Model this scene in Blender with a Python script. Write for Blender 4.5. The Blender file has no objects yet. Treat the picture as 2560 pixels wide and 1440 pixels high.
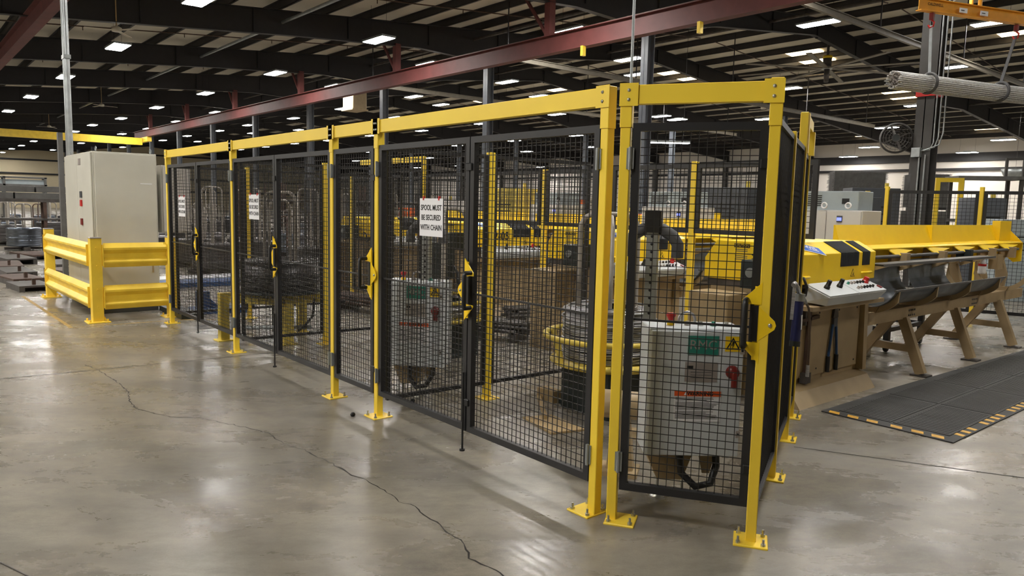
import bpy, math, random
from mathutils import Vector, Matrix, Euler
PI = math.pi
random.seed(7)
SC = bpy.context.scene
COL = SC.collection

# ------------------------------------------------------------------ camera
CH = 1.6
A = math.radians(139.8); PITCH = math.atan(206/1860.); ROLL = math.atan(.0226)
Fh = Vector((math.cos(A), math.sin(A), 0)); Rh = Vector((math.sin(A), -math.cos(A), 0)); Zv = Vector((0, 0, 1))
Fw = Fh*math.cos(PITCH) - Zv*math.sin(PITCH)
Up = Fh*math.sin(PITCH) + Zv*math.cos(PITCH)
cx_ = Rh*math.cos(ROLL) + Up*math.sin(ROLL)
cy_ = Up*math.cos(ROLL) - Rh*math.sin(ROLL)
cam = bpy.data.cameras.new('camera'); camo = bpy.data.objects.new('camera', cam); COL.objects.link(camo)
cam.sensor_width = 36; cam.lens = 36*1860/2560; cam.clip_end = 400; cam.clip_start = .05
camo.matrix_world = Matrix(((cx_.x, cy_.x, -Fw.x, 0), (cx_.y, cy_.y, -Fw.y, 0), (cx_.z, cy_.z, -Fw.z, CH), (0, 0, 0, 1)))
SC.camera = camo
# ------------------------------------------------------------------ world, exposure, light strengths
w = bpy.data.worlds.new('world'); SC.world = w; w.use_nodes = True
w.node_tree.nodes['Background'].inputs[0].default_value = (.5, .55, .6, 1)
w.node_tree.nodes['Background'].inputs[1].default_value = .02
SC.view_settings.view_transform = 'Standard'; SC.view_settings.look = 'None'
SC.view_settings.gamma = 1; SC.view_settings.use_curve_mapping = False
SC.view_settings.exposure = 0.5
LAMP = 95.0      # emission of the LED diffusers
SKYL = 4.0       # emission of the warm roof panels

# ------------------------------------------------------------------ materials
def srgb(r, g, b):
    f = lambda c: (c/255/12.92) if c/255 <= .04045 else ((c/255+.055)/1.055)**2.4
    return (f(r), f(g), f(b), 1)
MATS = {}
def mat(name, col, rough=.5, metal=0, var=.12, scale=6, bump=0, emit=None, es=0, spec=.5, stretch=(1, 1, 1), coat=0, alpha=1):
    if name in MATS: return MATS[name]
    m = bpy.data.materials.new(name); m.use_nodes = True
    nt = m.node_tree; b = nt.nodes['Principled BSDF']
    b.inputs['Roughness'].default_value = rough; b.inputs['Metallic'].default_value = metal
    b.inputs['Specular IOR Level'].default_value = spec
    if coat: b.inputs['Coat Weight'].default_value = coat
    tc = nt.nodes.new('ShaderNodeTexCoord'); mp = nt.nodes.new('ShaderNodeMapping'); nt.links.new(tc.outputs['Object'], mp.inputs[0])
    mp.inputs['Scale'].default_value = stretch
    n = nt.nodes.new('ShaderNodeTexNoise'); n.inputs['Scale'].default_value = scale; n.inputs['Detail'].default_value = 4
    nt.links.new(mp.outputs[0], n.inputs['Vector'])
    r = nt.nodes.new('ShaderNodeValToRGB'); r.color_ramp.elements[0].position = .3; r.color_ramp.elements[1].position = .7
    c = col
    r.color_ramp.elements[0].color = (c[0]*(1-var), c[1]*(1-var), c[2]*(1-var*1.1), 1)
    r.color_ramp.elements[1].color = (min(1, c[0]*(1+var*.6)), min(1, c[1]*(1+var*.6)), min(1, c[2]*(1+var*.6)), 1)
    nt.links.new(n.outputs[0], r.inputs[0]); nt.links.new(r.outputs[0], b.inputs['Base Color'])
    if bump:
        bp = nt.nodes.new('ShaderNodeBump'); bp.inputs['Strength'].default_value = bump; bp.inputs['Distance'].default_value = .01
        nt.links.new(n.outputs[0], bp.inputs['Height']); nt.links.new(bp.outputs[0], b.inputs['Normal'])
    if emit:
        b.inputs['Emission Color'].default_value = emit; b.inputs['Emission Strength'].default_value = es
    MATS[name] = m
    return m
YEL = mat('yellow_powder_coat', srgb(246, 212, 62), .38, var=.05, scale=3)
YELM = mat('yellow_machine_enamel', srgb(253, 212, 26), .4, var=.06, scale=4)
YELW = mat('worn_yellow_paint', srgb(252, 212, 66), .42, var=.12, scale=5)
YELP = mat('faded_yellow_paint', srgb(214, 190, 80), .5, var=.3, scale=9)
BLK = mat('black_powder_coat', srgb(34, 34, 36), .42, var=.1)
WIRE = mat('black_wire_coating', srgb(30, 29, 30), .38, var=.1)
PLA = mat('black_plastic', srgb(22, 22, 23), .45)
RUB = mat('dark_rubber_mat', srgb(62, 62, 62), .7, var=.18, scale=5)
GALV = mat('galvanised_steel', srgb(165, 170, 172), .4, metal=.75, var=.2, scale=8)
BOLT = mat('zinc_bolt', srgb(190, 190, 186), .3, metal=.9)
STEEL = mat('bright_steel_wire', srgb(176, 176, 180), .34, metal=.8, var=.3, scale=3, stretch=(1, 1, 30))
DSTEEL = mat('dark_drawn_wire', srgb(92, 90, 92), .36, metal=.7, var=.35, scale=3, stretch=(1, 1, 30))
RAW = mat('raw_mill_steel', srgb(86, 82, 80), .5, metal=.5, var=.35)
GREYB = mat('grey_steel_stock', srgb(98, 97, 96), .55, metal=.2, var=.25)
TUBE = mat('worn_tube_steel', srgb(158, 152, 144), .42, metal=.25, var=.2)
RUSTY = mat('brown_oily_steel', srgb(84, 66, 58), .55, metal=.4, var=.4)
TAN = mat('tan_machine_paint', srgb(168, 147, 112), .5, var=.14, scale=4)
TAND = mat('tan_beam_paint', srgb(160, 138, 104), .55, var=.2, scale=4)
WHT = mat('white_enclosure_paint', srgb(205, 210, 214), .42, var=.05, scale=3)
CABM = mat('light_grey_cabinet_paint', srgb(196, 194, 182), .45, var=.07, scale=2)
CABG = mat('pale_grey_cabinet_paint', srgb(200, 197, 192), .45, var=.06, scale=2)
ACG = mat('cooling_unit_grey', srgb(150, 160, 164), .45, var=.08)
DGREY = mat('charcoal_press_paint', srgb(66, 70, 76), .45, var=.12)
RED = mat('red_plastic', srgb(190, 34, 30), .4)
DRED = mat('dark_red_plastic', srgb(120, 26, 22), .4)
ORA = mat('orange_label', srgb(228, 92, 34), .5)
ORAB = mat('orange_yellow_lifting_beam_paint', srgb(238, 168, 46), .45, var=.12)
ORAM = mat('orange_machine_paint', srgb(220, 104, 40), .5, var=.2)
TEAL = mat('teal_label', srgb(40, 128, 112), .4)
SILV = mat('silver_label', srgb(168, 160, 156), .35, metal=.3)
PAPER = mat('white_paper', srgb(235, 235, 238), .5, var=.02)
INK = mat('black_ink', srgb(18, 18, 20), .5)
GINK = mat('grey_print', srgb(96, 96, 98), .6)
BLUE = mat('blue_label', srgb(34, 96, 196), .35)
BLUEP = mat('blue_steel_paint', srgb(36, 76, 128), .5, var=.2)
NAVY = mat('navy_barrel', srgb(26, 34, 92), .35)
NEAR = mat('dark_green_black_paint', srgb(34, 42, 42), .45, var=.2)
RAFT = mat('dark_rafter_steel', srgb(34, 33, 36), .6, var=.15)
PURL = mat('dark_purlin_steel', srgb(44, 42, 43), .6, var=.2)
MAROON = mat('red_oxide_primer', srgb(98, 48, 46), .6, var=.2, scale=3)
COLG = mat('grey_column_paint', srgb(92, 97, 105), .5, var=.12)
COLB = mat('charcoal_column_paint', srgb(62, 60, 58), .55, var=.12)
INSUL = mat('white_roof_insulation', srgb(196, 190, 175), .8, var=.08, scale=.6)
WALLW = mat('white_wall_liner', srgb(226, 220, 212), .8, var=.05, scale=.4)
WALLC = mat('cream_wall_liner', srgb(226, 212, 180), .8, var=.06, scale=.4)
WOOD = mat('plywood', srgb(176, 152, 110), .7, var=.25, scale=3)
GLOVE = mat('dark_shell_plate', srgb(112, 118, 126), .36, metal=.4, var=.35, scale=6)
LINE = mat('worn_yellow_floor_line', srgb(176, 148, 88), .55, var=.35, scale=9)
STRIPE = mat('yellow_hazard_tape', srgb(222, 170, 62), .5, var=.25, scale=30)
CRK = mat('floor_crack_dark', srgb(44, 41, 37), .9)  # dark tone of the floor cracks and control joints
LED = mat('led_diffuser', (1, 1, 1, 1), .5, emit=(1, .965, .91, 1), es=LAMP, var=0)
WARM = mat('warm_roof_panel', (1, .8, .5, 1), .5, emit=(1, .76, .42, 1), es=SKYL, var=0)
SCRN = mat('lit_blue_screen', (.1, .1, .6, 1), .4, emit=(.15, .2, 1, 1), es=1.5, var=0)
HOSE = mat('brown_hose', srgb(84, 66, 52), .5)
CHK = mat('charcoal_bellows', srgb(70, 70, 72), .6)
TRK = mat('weathered_track_paint', srgb(112, 106, 94), .55, var=.15)
SPOOLW = mat('grey_wire_stock', srgb(205, 205, 205), .5, metal=.1, var=.25, scale=30, stretch=(1, 1, 1))
CRD = mat('cardboard', srgb(176, 150, 110), .8, var=.15)

def floor_material():
    m = bpy.data.materials.new('polished_concrete'); m.use_nodes = True
    nt = m.node_tree; N = nt.nodes; Lk = nt.links; b = N['Principled BSDF']
    tc = N.new('ShaderNodeTexCoord')
    def noise(scale, detail, st=(1, 1, 1), rot=0, rough=.55, dist=0):
        mp = N.new('ShaderNodeMapping'); mp.vector_type = 'TEXTURE'; mp.inputs['Scale'].default_value = st; mp.inputs['Rotation'].default_value = (0, 0, rot)
        Lk.new(tc.outputs['Object'], mp.inputs[0]); n = N.new('ShaderNodeTexNoise')
        n.inputs['Scale'].default_value = scale; n.inputs['Detail'].default_value = detail; n.inputs['Roughness'].default_value = rough
        n.inputs['Distortion'].default_value = dist
        Lk.new(mp.outputs[0], n.inputs['Vector']); return n.outputs[0]
    def ramp(src, p0, c0, p1, c1):
        r = N.new('ShaderNodeValToRGB'); e = r.color_ramp.elements
        e[0].position = p0; e[0].color = c0; e[1].position = p1; e[1].color = c1; Lk.new(src, r.inputs[0]); return r.outputs[0]
    def mix(a, b_, fac, mode='MIX'):
        x = N.new('ShaderNodeMix'); x.data_type = 'RGBA'; x.blend_type = mode
        for s, v in ((x.inputs[0], fac), (x.inputs[6], a), (x.inputs[7], b_)):
            if hasattr(v, 'is_linked'): Lk.new(v, s)
            else: s.default_value = v
        return x.outputs[2]
    big = ramp(noise(.5, 5, (1.6, 1, 1), .9), .34, srgb(119, 115, 107), .66, srgb(147, 140, 127))
    smear = ramp(noise(3.4, 8, (2.6, 1, 1), .87, .68, .5), .36, (.74, .74, .75, 1), .62, (1.1, 1.09, 1.06, 1))
    c = mix(big, smear, .8, 'MULTIPLY')
    mott = ramp(noise(13, 9, (1.7, 1, 1), 1.0, .74, .2), .38, (.78, .775, .77, 1), .6, (1.09, 1.08, 1.06, 1)); c = mix(c, mott, .75, 'MULTIPLY')
    spots = ramp(noise(22, 9, (1.3, 1, 1), .8, .8), .7, (1, 1, 1, 1), .78, (.55, .53, .51, 1)); c = mix(c, spots, .5, 'MULTIPLY')
    fine = ramp(noise(120, 3), .3, (.9, .9, .9, 1), .7, (1.06, 1.06, 1.06, 1)); c = mix(c, fine, .7, 'MULTIPLY')
    Lk.new(c, b.inputs['Base Color'])
    rr = ramp(noise(1.8, 8, (2, 1, 1), .87, .7, .4), .35, (.18, .18, .18, 1), .66, (.42, .42, .42, 1))
    Lk.new(rr, b.inputs['Roughness'])
    b.inputs['Specular IOR Level'].default_value = .7
    bp = N.new('ShaderNodeBump'); bp.inputs['Strength'].default_value = .12; bp.inputs['Distance'].default_value = .004
    Lk.new(noise(7, 5), bp.inputs['Height']); Lk.new(bp.outputs[0], b.inputs['Normal'])
    return m
FLOORM = floor_material()

# ------------------------------------------------------------------ mesh helpers
class MB:
    def __init__(s): s.v = []; s.f = []; s.sm = []
    def add(s, vs, fs, smooth=False):
        o = len(s.v); s.v += [tuple(v) for v in vs]
        for f in fs: s.f.append(tuple(i+o for i in f)); s.sm.append(smooth)
        return s
    def box(s, x0, y0, z0, x1, y1, z1):
        return s.add([(x0, y0, z0), (x1, y0, z0), (x1, y1, z0), (x0, y1, z0), (x0, y0, z1), (x1, y0, z1), (x1, y1, z1), (x0, y1, z1)],
                     [(0, 3, 2, 1), (4, 5, 6, 7), (0, 1, 5, 4), (1, 2, 6, 5), (2, 3, 7, 6), (3, 0, 4, 7)])
    def cbox(s, x0, y0, z0, x1, y1, z1, c=.004):      # box with chamfered vertical edges and top
        p = [(x0+c, y0), (x1-c, y0), (x1, y0+c), (x1, y1-c), (x1-c, y1), (x0+c, y1), (x0, y1-c), (x0, y0+c)]
        q = [(min(max(x, x0+c), x1-c), min(max(y, y0+c), y1-c)) for x, y in p]
        vs = [(x, y, z0) for x, y in p] + [(x, y, z1-c) for x, y in p] + [(x, y, z1) for x, y in q]
        fs = [tuple(range(7, -1, -1))] + [(i, (i+1) % 8, 8+(i+1) % 8, 8+i) for i in range(8)] + [(8+i, 8+(i+1) % 8, 16+(i+1) % 8, 16+i) for i in range(8)] + [tuple(range(16, 24))]
        return s.add(vs, fs)
    def bar(s, p, q, a, b=None, up=(0, 0, 1)):        # rectangular bar between points
        b = b or a; p = Vector(p); q = Vector(q); d = (q-p).normalized(); u = Vector(up)
        if abs(d.dot(u)) > .99: u = Vector((0, 1, 0))
        x = d.cross(u).normalized()*a/2; y = x.cross(d).normalized()*b/2
        vs = [p-x-y, p+x-y, p+x+y, p-x+y, q-x-y, q+x-y, q+x+y, q-x+y]
        return s.add(vs, [(0, 3, 2, 1), (4, 5, 6, 7), (0, 1, 5, 4), (1, 2, 6, 5), (2, 3, 7, 6), (3, 0, 4, 7)])
    def tube(s, pts, r, n=8, caps=True, closed=False):
        pts = [Vector(p) for p in pts]; m = len(pts); rings = []; up = None
        for i, p in enumerate(pts):
            a = pts[i-1] if (i > 0 or closed) else p; b = pts[(i+1) % m] if (i < m-1 or closed) else p
            d = (b-a).normalized()
            if up is None:
                up = Vector((0, 0, 1)) if abs(d.z) < .9 else Vector((1, 0, 0))
            x = d.cross(up).normalized(); up = x.cross(d).normalized()
            rr = r[i] if isinstance(r, (list, tuple)) else r
            rings.append([p + x*math.cos(2*PI*k/n)*rr + up*math.sin(2*PI*k/n)*rr for k in range(n)])
        vs = [v for R in rings for v in R]; fs = []
        for i in range(m-1 + (1 if closed else 0)):
            j = (i+1) % m
            fs += [(i*n+k, i*n+(k+1) % n, j*n+(k+1) % n, j*n+k) for k in range(n)]
        s.add(vs, fs, True)
        if caps and not closed:
            s.add(rings[0], [tuple(range(n-1, -1, -1))]); s.add(rings[-1], [tuple(range(n))])
        return s
    def cyl(s, p, q, r, n=14): return s.tube([p, q], r, n)
    def lathe(s, prof, c=(0, 0, 0), n=32, axis='z', a0=0, a1=2*PI):
        full = abs(a1-a0-2*PI) < 1e-6; m = n if full else n+1; vs = []
        for i in range(m):
            t = a0+(a1-a0)*i/n
            for r, h in prof:
                x, y = r*math.cos(t), r*math.sin(t)
                v = {'z': (x, y, h), 'x': (h, x, y), 'y': (x, h, y)}[axis]
                vs.append((c[0]+v[0], c[1]+v[1], c[2]+v[2]))
        k = len(prof); fs = []
        for i in range(n):
            j = (i+1) % m
            for a in range(k-1): fs.append((i*k+a, j*k+a, j*k+a+1, i*k+a+1))
        return s.add(vs, fs, True)
    def prism(s, poly, lo, hi, axis='y'):             # polygon (u,v) extruded along axis
        k = len(poly)
        g = {'x': lambda u, v, t: (t, u, v), 'y': lambda u, v, t: (u, t, v), 'z': lambda u, v, t: (u, v, t)}[axis]
        vs = [g(u, v, lo) for u, v in poly] + [g(u, v, hi) for u, v in poly]
        return s.add(vs, [tuple(range(k-1, -1, -1)), tuple(range(k, 2*k))] + [(i, (i+1) % k, k+(i+1) % k, k+i) for i in range(k)])
    def xf(s, M, start=0):
        for i in range(start, len(s.v)): s.v[i] = tuple(M @ Vector(s.v[i]))
        return s
    def build(s, name, m, parent=None, loc=None, rot=None, bevel=0):
        me = bpy.data.meshes.new(name); me.from_pydata(s.v, [], s.f); me.materials.append(m)
        me.polygons.foreach_set('use_smooth', s.sm); me.update()
        o = bpy.data.objects.new(name, me); COL.objects.link(o)
        if parent: o.parent = parent
        if loc: o.location = loc
        if rot: o.rotation_euler = rot
        if bevel:
            b = o.modifiers.new('bevel', 'BEVEL'); b.width = bevel; b.segments = 2; b.limit_method = 'ANGLE'
        return o
def tag(o, label, cat, group=None, kind=None):
    o['label'] = label
    if cat: o['category'] = cat
    if group: o['group'] = group
    if kind: o['kind'] = kind
    return o
def thing(name, label, cat, loc=(0, 0, 0), rz=0, group=None):
    o = bpy.data.objects.new(name, None); o.empty_display_size = .1; COL.objects.link(o)
    o.location = loc; o.rotation_euler = (0, 0, rz)
    return tag(o, label, cat, group)
def struct(o, label=None):
    o['kind'] = 'structure'
    if label: o['label'] = label
    return o
KIDS = {}
def children(o): return [c for c in bpy.data.objects if c.parent is o]
def copy_tree(o, parent=None, skip=()):
    c = o.copy(); COL.objects.link(c)
    if parent: c.parent = parent
    for k in children(o):
        if k.name.split('.')[0] in skip: continue
        copy_tree(k, c, skip)
    return c
def dup(o, loc, rz, label, group=None, skip=()):
    c = copy_tree(o, None, skip); c.location = loc; c.rotation_euler = (0, 0, rz); c['label'] = label
    if group: c['group'] = group
    return c
def text(name, body, m, parent, loc, rot, size, align='CENTER', sx=1, ext=.0006, bold=0):
    cu = bpy.data.curves.new(name, 'FONT'); cu.body = body; cu.size = size; cu.align_x = align; cu.align_y = 'CENTER'
    cu.extrude = ext; cu.offset = bold; cu.materials.append(m); cu.resolution_u = 3
    tmp = bpy.data.objects.new('tmp', cu); COL.objects.link(tmp)
    me = bpy.data.meshes.new_from_object(tmp, depsgraph=bpy.context.evaluated_depsgraph_get()); bpy.data.objects.remove(tmp)
    o = bpy.data.objects.new(name, me); COL.objects.link(o); o.parent = parent; o.location = loc; o.rotation_euler = rot; o.scale = (sx, 1, 1)
    return o
def wire_grid(mb, w_, z0, z1, sp=.038, t=.0036, y=0):
    n = max(1, round(w_/sp))
    for i in range(1, n):
        x = w_*i/n; mb.box(x-t/2, y-t/2, z0, x+t/2, y+t/2, z1)
    n = max(1, round((z1-z0)/sp))
    for i in range(1, n):
        z = z0+(z1-z0)*i/n; mb.box(0, y+t/2, z-t/2, w_, y+t*1.5, z+t/2)
    return mb

# ================================================================== building shell
X0, X1, Y0, Y1 = -110., 12., -14., 56.
RY = 27.
def purl_z(y): return 6.5+.086*y if y < RY else 6.5+.086*RY-.075*(y-RY)
fl = MB(); fl.box(X0, Y0, -.2, X1, Y1, 0); struct(fl.build('floor', FLOORM), 'grey polished concrete factory floor')
def roof_sheet(dz, t, name, m):
    mb = MB()
    ys = [Y0, RY, Y1]
    for a, b in ((0, 1), (1, 2)):
        ya, yb = ys[a], ys[b]; za, zb = purl_z(ya)+dz, purl_z(yb)+dz
        mb.add([(X0, ya, za), (X1, ya, za), (X1, yb, zb), (X0, yb, zb), (X0, ya, za+t), (X1, ya, za+t), (X1, yb, zb+t), (X0, yb, zb+t)],
               [(0, 1, 2, 3), (4, 7, 6, 5), (0, 4, 5, 1), (1, 5, 6, 2), (2, 6, 7, 3), (3, 7, 4, 0)])
    return mb.build(name, m)
ceil_ = struct(roof_sheet(.24, .1, 'ceiling', INSUL), 'white insulated underside of the pitched roof')
mb = MB(); mb.box(X0-.2, Y0, 0, X0, Y1, 9.2); wl = struct(mb.build('wall_left', WALLC), 'cream end wall far behind the stacked coils')
for k, z in enumerate((2.4, 4.1, 5.8, 7.2)):
    g = MB(); g.box(X0, Y0, z, X0+.22, Y1, z+.2); g.build('girt', RAFT, wl)
mb = MB(); mb.box(X0, Y1, 0, X1, Y1+.2, 6.9); wb = struct(mb.build('wall_back', WALLW), 'white back wall behind the mesh stacks')
for z in (5.25, 4.62): 
    g = MB(); g.box(X0, Y1-.22, z, X1, Y1, z+.18 if z < 5 else z+.55); g.build('girt', RAFT, wb)
mb = MB(); mb.box(X0, Y0-.2, 0, X1, Y0, 5.6); struct(mb.build('wall_front', WALLC), 'cream wall behind the viewer')
mb = MB(); mb.box(X1, Y0, 0, X1+.2, Y1, 9.2); struct(mb.build('wall_right', WALLC), 'cream wall right of the viewer')
# rafters: tapered I sections, one per bay
RX = [.4-7.62*k for k in range(0, 15)]
def rafter_poly():
    top = [(Y0, purl_z(Y0)), (RY, purl_z(RY)), (Y1, purl_z(Y1))]
    dep = [(Y0, .8), (-2, .75), (10, .72), (14.5, .8), (17.6, 1.15), (21, .8), (RY, .62), (34, .75), (38.4, 1.15), (42, .75), (Y1, .8)]
    bot = [(y, purl_z(y)-d) for y, d in dep]
    return top, bot
rt, rb = rafter_poly()
raft = None
for k, x in enumerate(RX):
    if raft is None:
        mb = MB()
        mb.prism(rt + rb[::-1], x-.006, x+.006, 'x')
        for (a, b) in zip(rb[:-1], rb[1:]): mb.bar((x, a[0], a[1]), (x, b[0], b[1]), .2, .02)
        for (a, b) in zip(rt[:-1], rt[1:]): mb.bar((x, a[0], a[1]-.01), (x, b[0], b[1]-.01), .2, .02)
        for i in range(22):
            y = Y0+3.1*i+1
            if y < Y1: mb.bar((x, y, purl_z(y)-.68), (x, y, purl_z(y)-.03), .1, .012, up=(0, 1, 0))
        raft = mb.build('trim_1', RAFT); bx0 = x; o = raft
    else:
        o = raft.copy(); o.name = 'trim_%d' % (k+1); COL.objects.link(o); o.location.x = x-bx0
    struct(o, 'dark steel roof rafter across the hall')
k = 0; y = Y0+.6
pm = None
while y < Y1-.3:
    mb = MB(); z = purl_z(y)
    mb.box(X0, y-.005, z, X1, y+.005, z+.24); mb.box(X0, y-.005, z, X1, y+.07, z+.012); mb.box(X0, y-.07, z+.225, X1, y+.005, z+.238)
    o = mb.build('trim_%d' % (30+k), PURL); struct(o, 'dark roof purlin running the length of the hall'); k += 1; y += 1.524
# joints, cracks and painted lines on the floor
def ribbon(pts, wd, z=.0012, jit=0):
    mb = MB(); P = []
    for a, b in zip(pts[:-1], pts[1:]):
        n = max(1, int(math.dist(a, b)/.035)) if jit else 1
        for i in range(n):
            t = i/n; P.append((a[0]+(b[0]-a[0])*t+random.uniform(-jit, jit), a[1]+(b[1]-a[1])*t+random.uniform(-jit, jit)))
    P.append(pts[-1])
    L = []; R = []
    for i, p in enumerate(P):
        a = Vector(P[max(0, i-1)]); b = Vector(P[min(len(P)-1, i+1)]); d = (b-a).normalized(); nrm = Vector((-d.y, d.x))
        ww = wd*(random.uniform(.35, 1.3) if jit else 1)
        L.append((p[0]+nrm.x*ww/2, p[1]+nrm.y*ww/2, z)); R.append((p[0]-nrm.x*ww/2, p[1]-nrm.y*ww/2, z))
    n = len(P); mb.add(L+R, [(i, i+n, i+1+n, i+1) for i in range(n-1)]); return mb
floor_o = bpy.data.objects['floor']
crack = [(-7.93, 1.4), (-7.63, 1.45), (-6.94, 1.48), (-6.54, 1.46), (-6.28, 1.4), (-6.04, 1.4), (-5.89, 1.45), (-5.66, 1.54), (-5.51, 1.71), (-5.35, 1.77), (-5.15, 1.86), (-4.89, 1.95), (-4.58, 1.95), (-4.42, 2.0), (-4.27, 2.0), (-4.08, 2.03), (-3.86, 2.03), (-3.67, 2.06), (-3.54, 2.06), (-3.32, 2.05), (-3.21, 2.08), (-3.1, 2.05), (-2.99, 2.06), (-2.86, 2.03), (-2.75, 2.03), (-2.66, 2.0), (-2.58, 1.96), (-2.49, 1.97), (-2.38, 1.98), (-2.27, 1.98)]
ribbon(crack, .009, jit=.009).build('crack', CRK, floor_o)
ribbon([(-7.75, -8), (-7.7, .7), (-7.54, 2.73), (-7.2, 8)], .014).build('control_joint', CRK, floor_o)
ribbon([(-2.52, 4.69), (-1.34, 5.3), (1.5, 6.7)], .012).build('control_joint', CRK, floor_o)
ribbon([(-13.9, 1.62), (-10.3, 1.68), (-10.25, 2.95), (-9.95, 3.4)], .05).build('painted_line', LINE, floor_o)

# columns, one per rafter on two lines
def wcol(mb, x, y, z, a=.26, b=.26, t=.015):
    mb.box(x-a/2, y-b/2, 0, x+a/2, y-b/2+t, z); mb.box(x-a/2, y+b/2-t, 0, x+a/2, y+b/2, z); mb.box(x-t/2, y-b/2, 0, x+t/2, y+b/2, z)
    mb.box(x-a/2-.05, y-b/2-.05, 0, x+a/2+.05, y+b/2+.05, .03)
ordn = ['first', 'second', 'third', 'fourth', 'fifth', 'sixth', 'seventh', 'eighth', 'ninth', 'tenth', 'eleventh', 'twelfth', 'thirteenth', 'fourteenth', 'fifteenth', 'sixteenth', 'seventeenth', 'eighteenth']
for ln, (yc, nm) in enumerate(((17.6, 'near'), (38.4, 'far'))):
    for k in range(1, 15):
        x = RX[k]; big = (k == 1 and ln == 0)
        mb = MB(); h = purl_z(yc)-1.13
        if big: wcol(mb, 0, 0, h, .36, .4, .02)
        else: wcol(mb, 0, 0, h, .26, .3)
        if big: lb = 'thick charcoal steel column with conduits, behind the hanging wire bundle'
        else: lb = 'grey steel column under the roof, %s from the right in the %s column line' % (ordn[k-1], nm)
        t = thing('steel_column', lb, 'column', (x+.35 if big else x, yc, 0), 0, 'steel columns of the hall')
        mb.build('shaft', COLB if big else COLG, t)
        if big:
            for dx, dy in ((-.02, 0), (.1, 0)):
                c = MB(); c.tube([(dx, -.23, 0), (dx, -.23, 2.9)], .018); c.build('conduit', GALV, t)
            c = MB(); c.cbox(-.16, -.33, 2.85, .02, -.2, 3.05); c.build('junction_box', GALV, t)
            for i, dx in enumerate((.24, .33, .42)):
                c = MB(); c.tube([(-.05+.06*i, -.26, 2.98), (dx-.05, -.25, 3.0+.05*i), (dx, -.22, 3.15+.1*i), (dx, -.22, h)], .014); c.build('conduit', GALV, t)
            c = MB(); c.box(-.2, -.23, 4.15, .2, .21, 4.5); c.build('painted_band', RED, t)
for i in range(1, 13):
    x = RX[i]; mb = MB(); wcol(mb, 0, 0, 6.1, .3, .35); t = thing('wall_column', 'dark wall column against the white back wall, %s from the right' % ordn[i-1], 'column', (x, Y1-.4, 0), 0, 'columns along the back wall'); mb.build('shaft', COLB, t)

cb_ = MB().box(-.16, -.18, 0, .16, .18, .62).build('fire_alarm_box', RED, loc=(-29.92, 17.26, 4.12)); tag(cb_, 'red box on the grey column above the largest spool sign', 'box')
t = thing('unit_heater', 'beige box heater hanging under the red beam left of the third column', 'heater', (-31.7, 17.0, 5.85))
MB().cbox(-.5, -.35, 0, .5, .35, .78, .02).build('housing', mat('beige_heater', srgb(170, 152, 120), .6), t); MB().box(-.55, -.4, -.06, .55, .4, 0).build('tray', mat('beige_heater', (0, 0, 0, 0)), t)
MB().bar((0, 0, .78), (0, 0, 2.1), .03).build('hanger', PURL, t)
# crane runway beams
def ibeam(mb, p, q, hgt, wd, t=.02):
    p = Vector(p); q = Vector(q)
    mb.bar(p, q, .015, hgt); dz = Vector((0, 0, hgt/2))
    mb.bar(p+dz, q+dz, wd, t); mb.bar(p-dz, q-dz, wd, t)
for yb, lb in ((13.63, 'red oxide crane runway beam above the yellow fence'), (3.03, 'red oxide crane runway beam at the top left')):
    t = thing('crane_runway_beam', lb, 'beam', (0, yb, 0))
    mb = MB(); ibeam(mb, (-57, 0, 5.8), (X1-1, 0, 5.8), .45, .24); mb.build('beam', MAROON, t)
    mb = MB(); mb.bar((-57, 0, 6.05), (X1-1, 0, 6.05), .06, .05); mb.build('rail', RUSTY, t)
    for k in range(0, 8):
        x = RX[k]; zt = purl_z(yb)-.72
        h = MB(); h.bar((x, 0, 6.03), (x, 0, zt), .2, .2); h.build('hanger', MAROON, t)
        h = MB(); h.bar((x-.1, 0, 6.08), (x-1.2, 0, zt+.5), .07, .07); h.build('brace', MAROON, t)
t = thing('bridge_crane', 'yellow overhead crane bridge spanning between the runway beams at left', 'crane', (-54.5, 0, 0))
mb = MB(); mb.box(-.2, 3.2, 5.05, .2, 13.45, 5.5); mb.build('bridge_girder', YELW, t)
for y in (3.03, 13.63):
    mb = MB(); mb.cbox(-1.2, y-.14, 5.25, 1.2, y+.14, 5.56); mb.build('end_truck', YELW, t)
# monorail tracks along the width
for i, (xr, za, lb) in enumerate(((-9.6, 6.55, 'pale grey monorail track crossing the top right of the roof'), (-18.2, 6.15, 'pale monorail track hung under the roof behind the red beam'), (-26.5, 6.2, 'pale monorail track hung further left behind the grey columns'))):
    t = thing('monorail_track', lb, 'track', (xr, 0, 0)); mb = MB()
    ibeam(mb, (0, 14.5, za), (0, 40, za), .14, .09, .02); mb.build('rail', TRK, t)
    for y in (15, 21, 27, 33, 39):
        h = MB(); h.bar((0, y, za+.1), (0, y, purl_z(y)), .03); h.build('hanger', RAFT, t)
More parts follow.
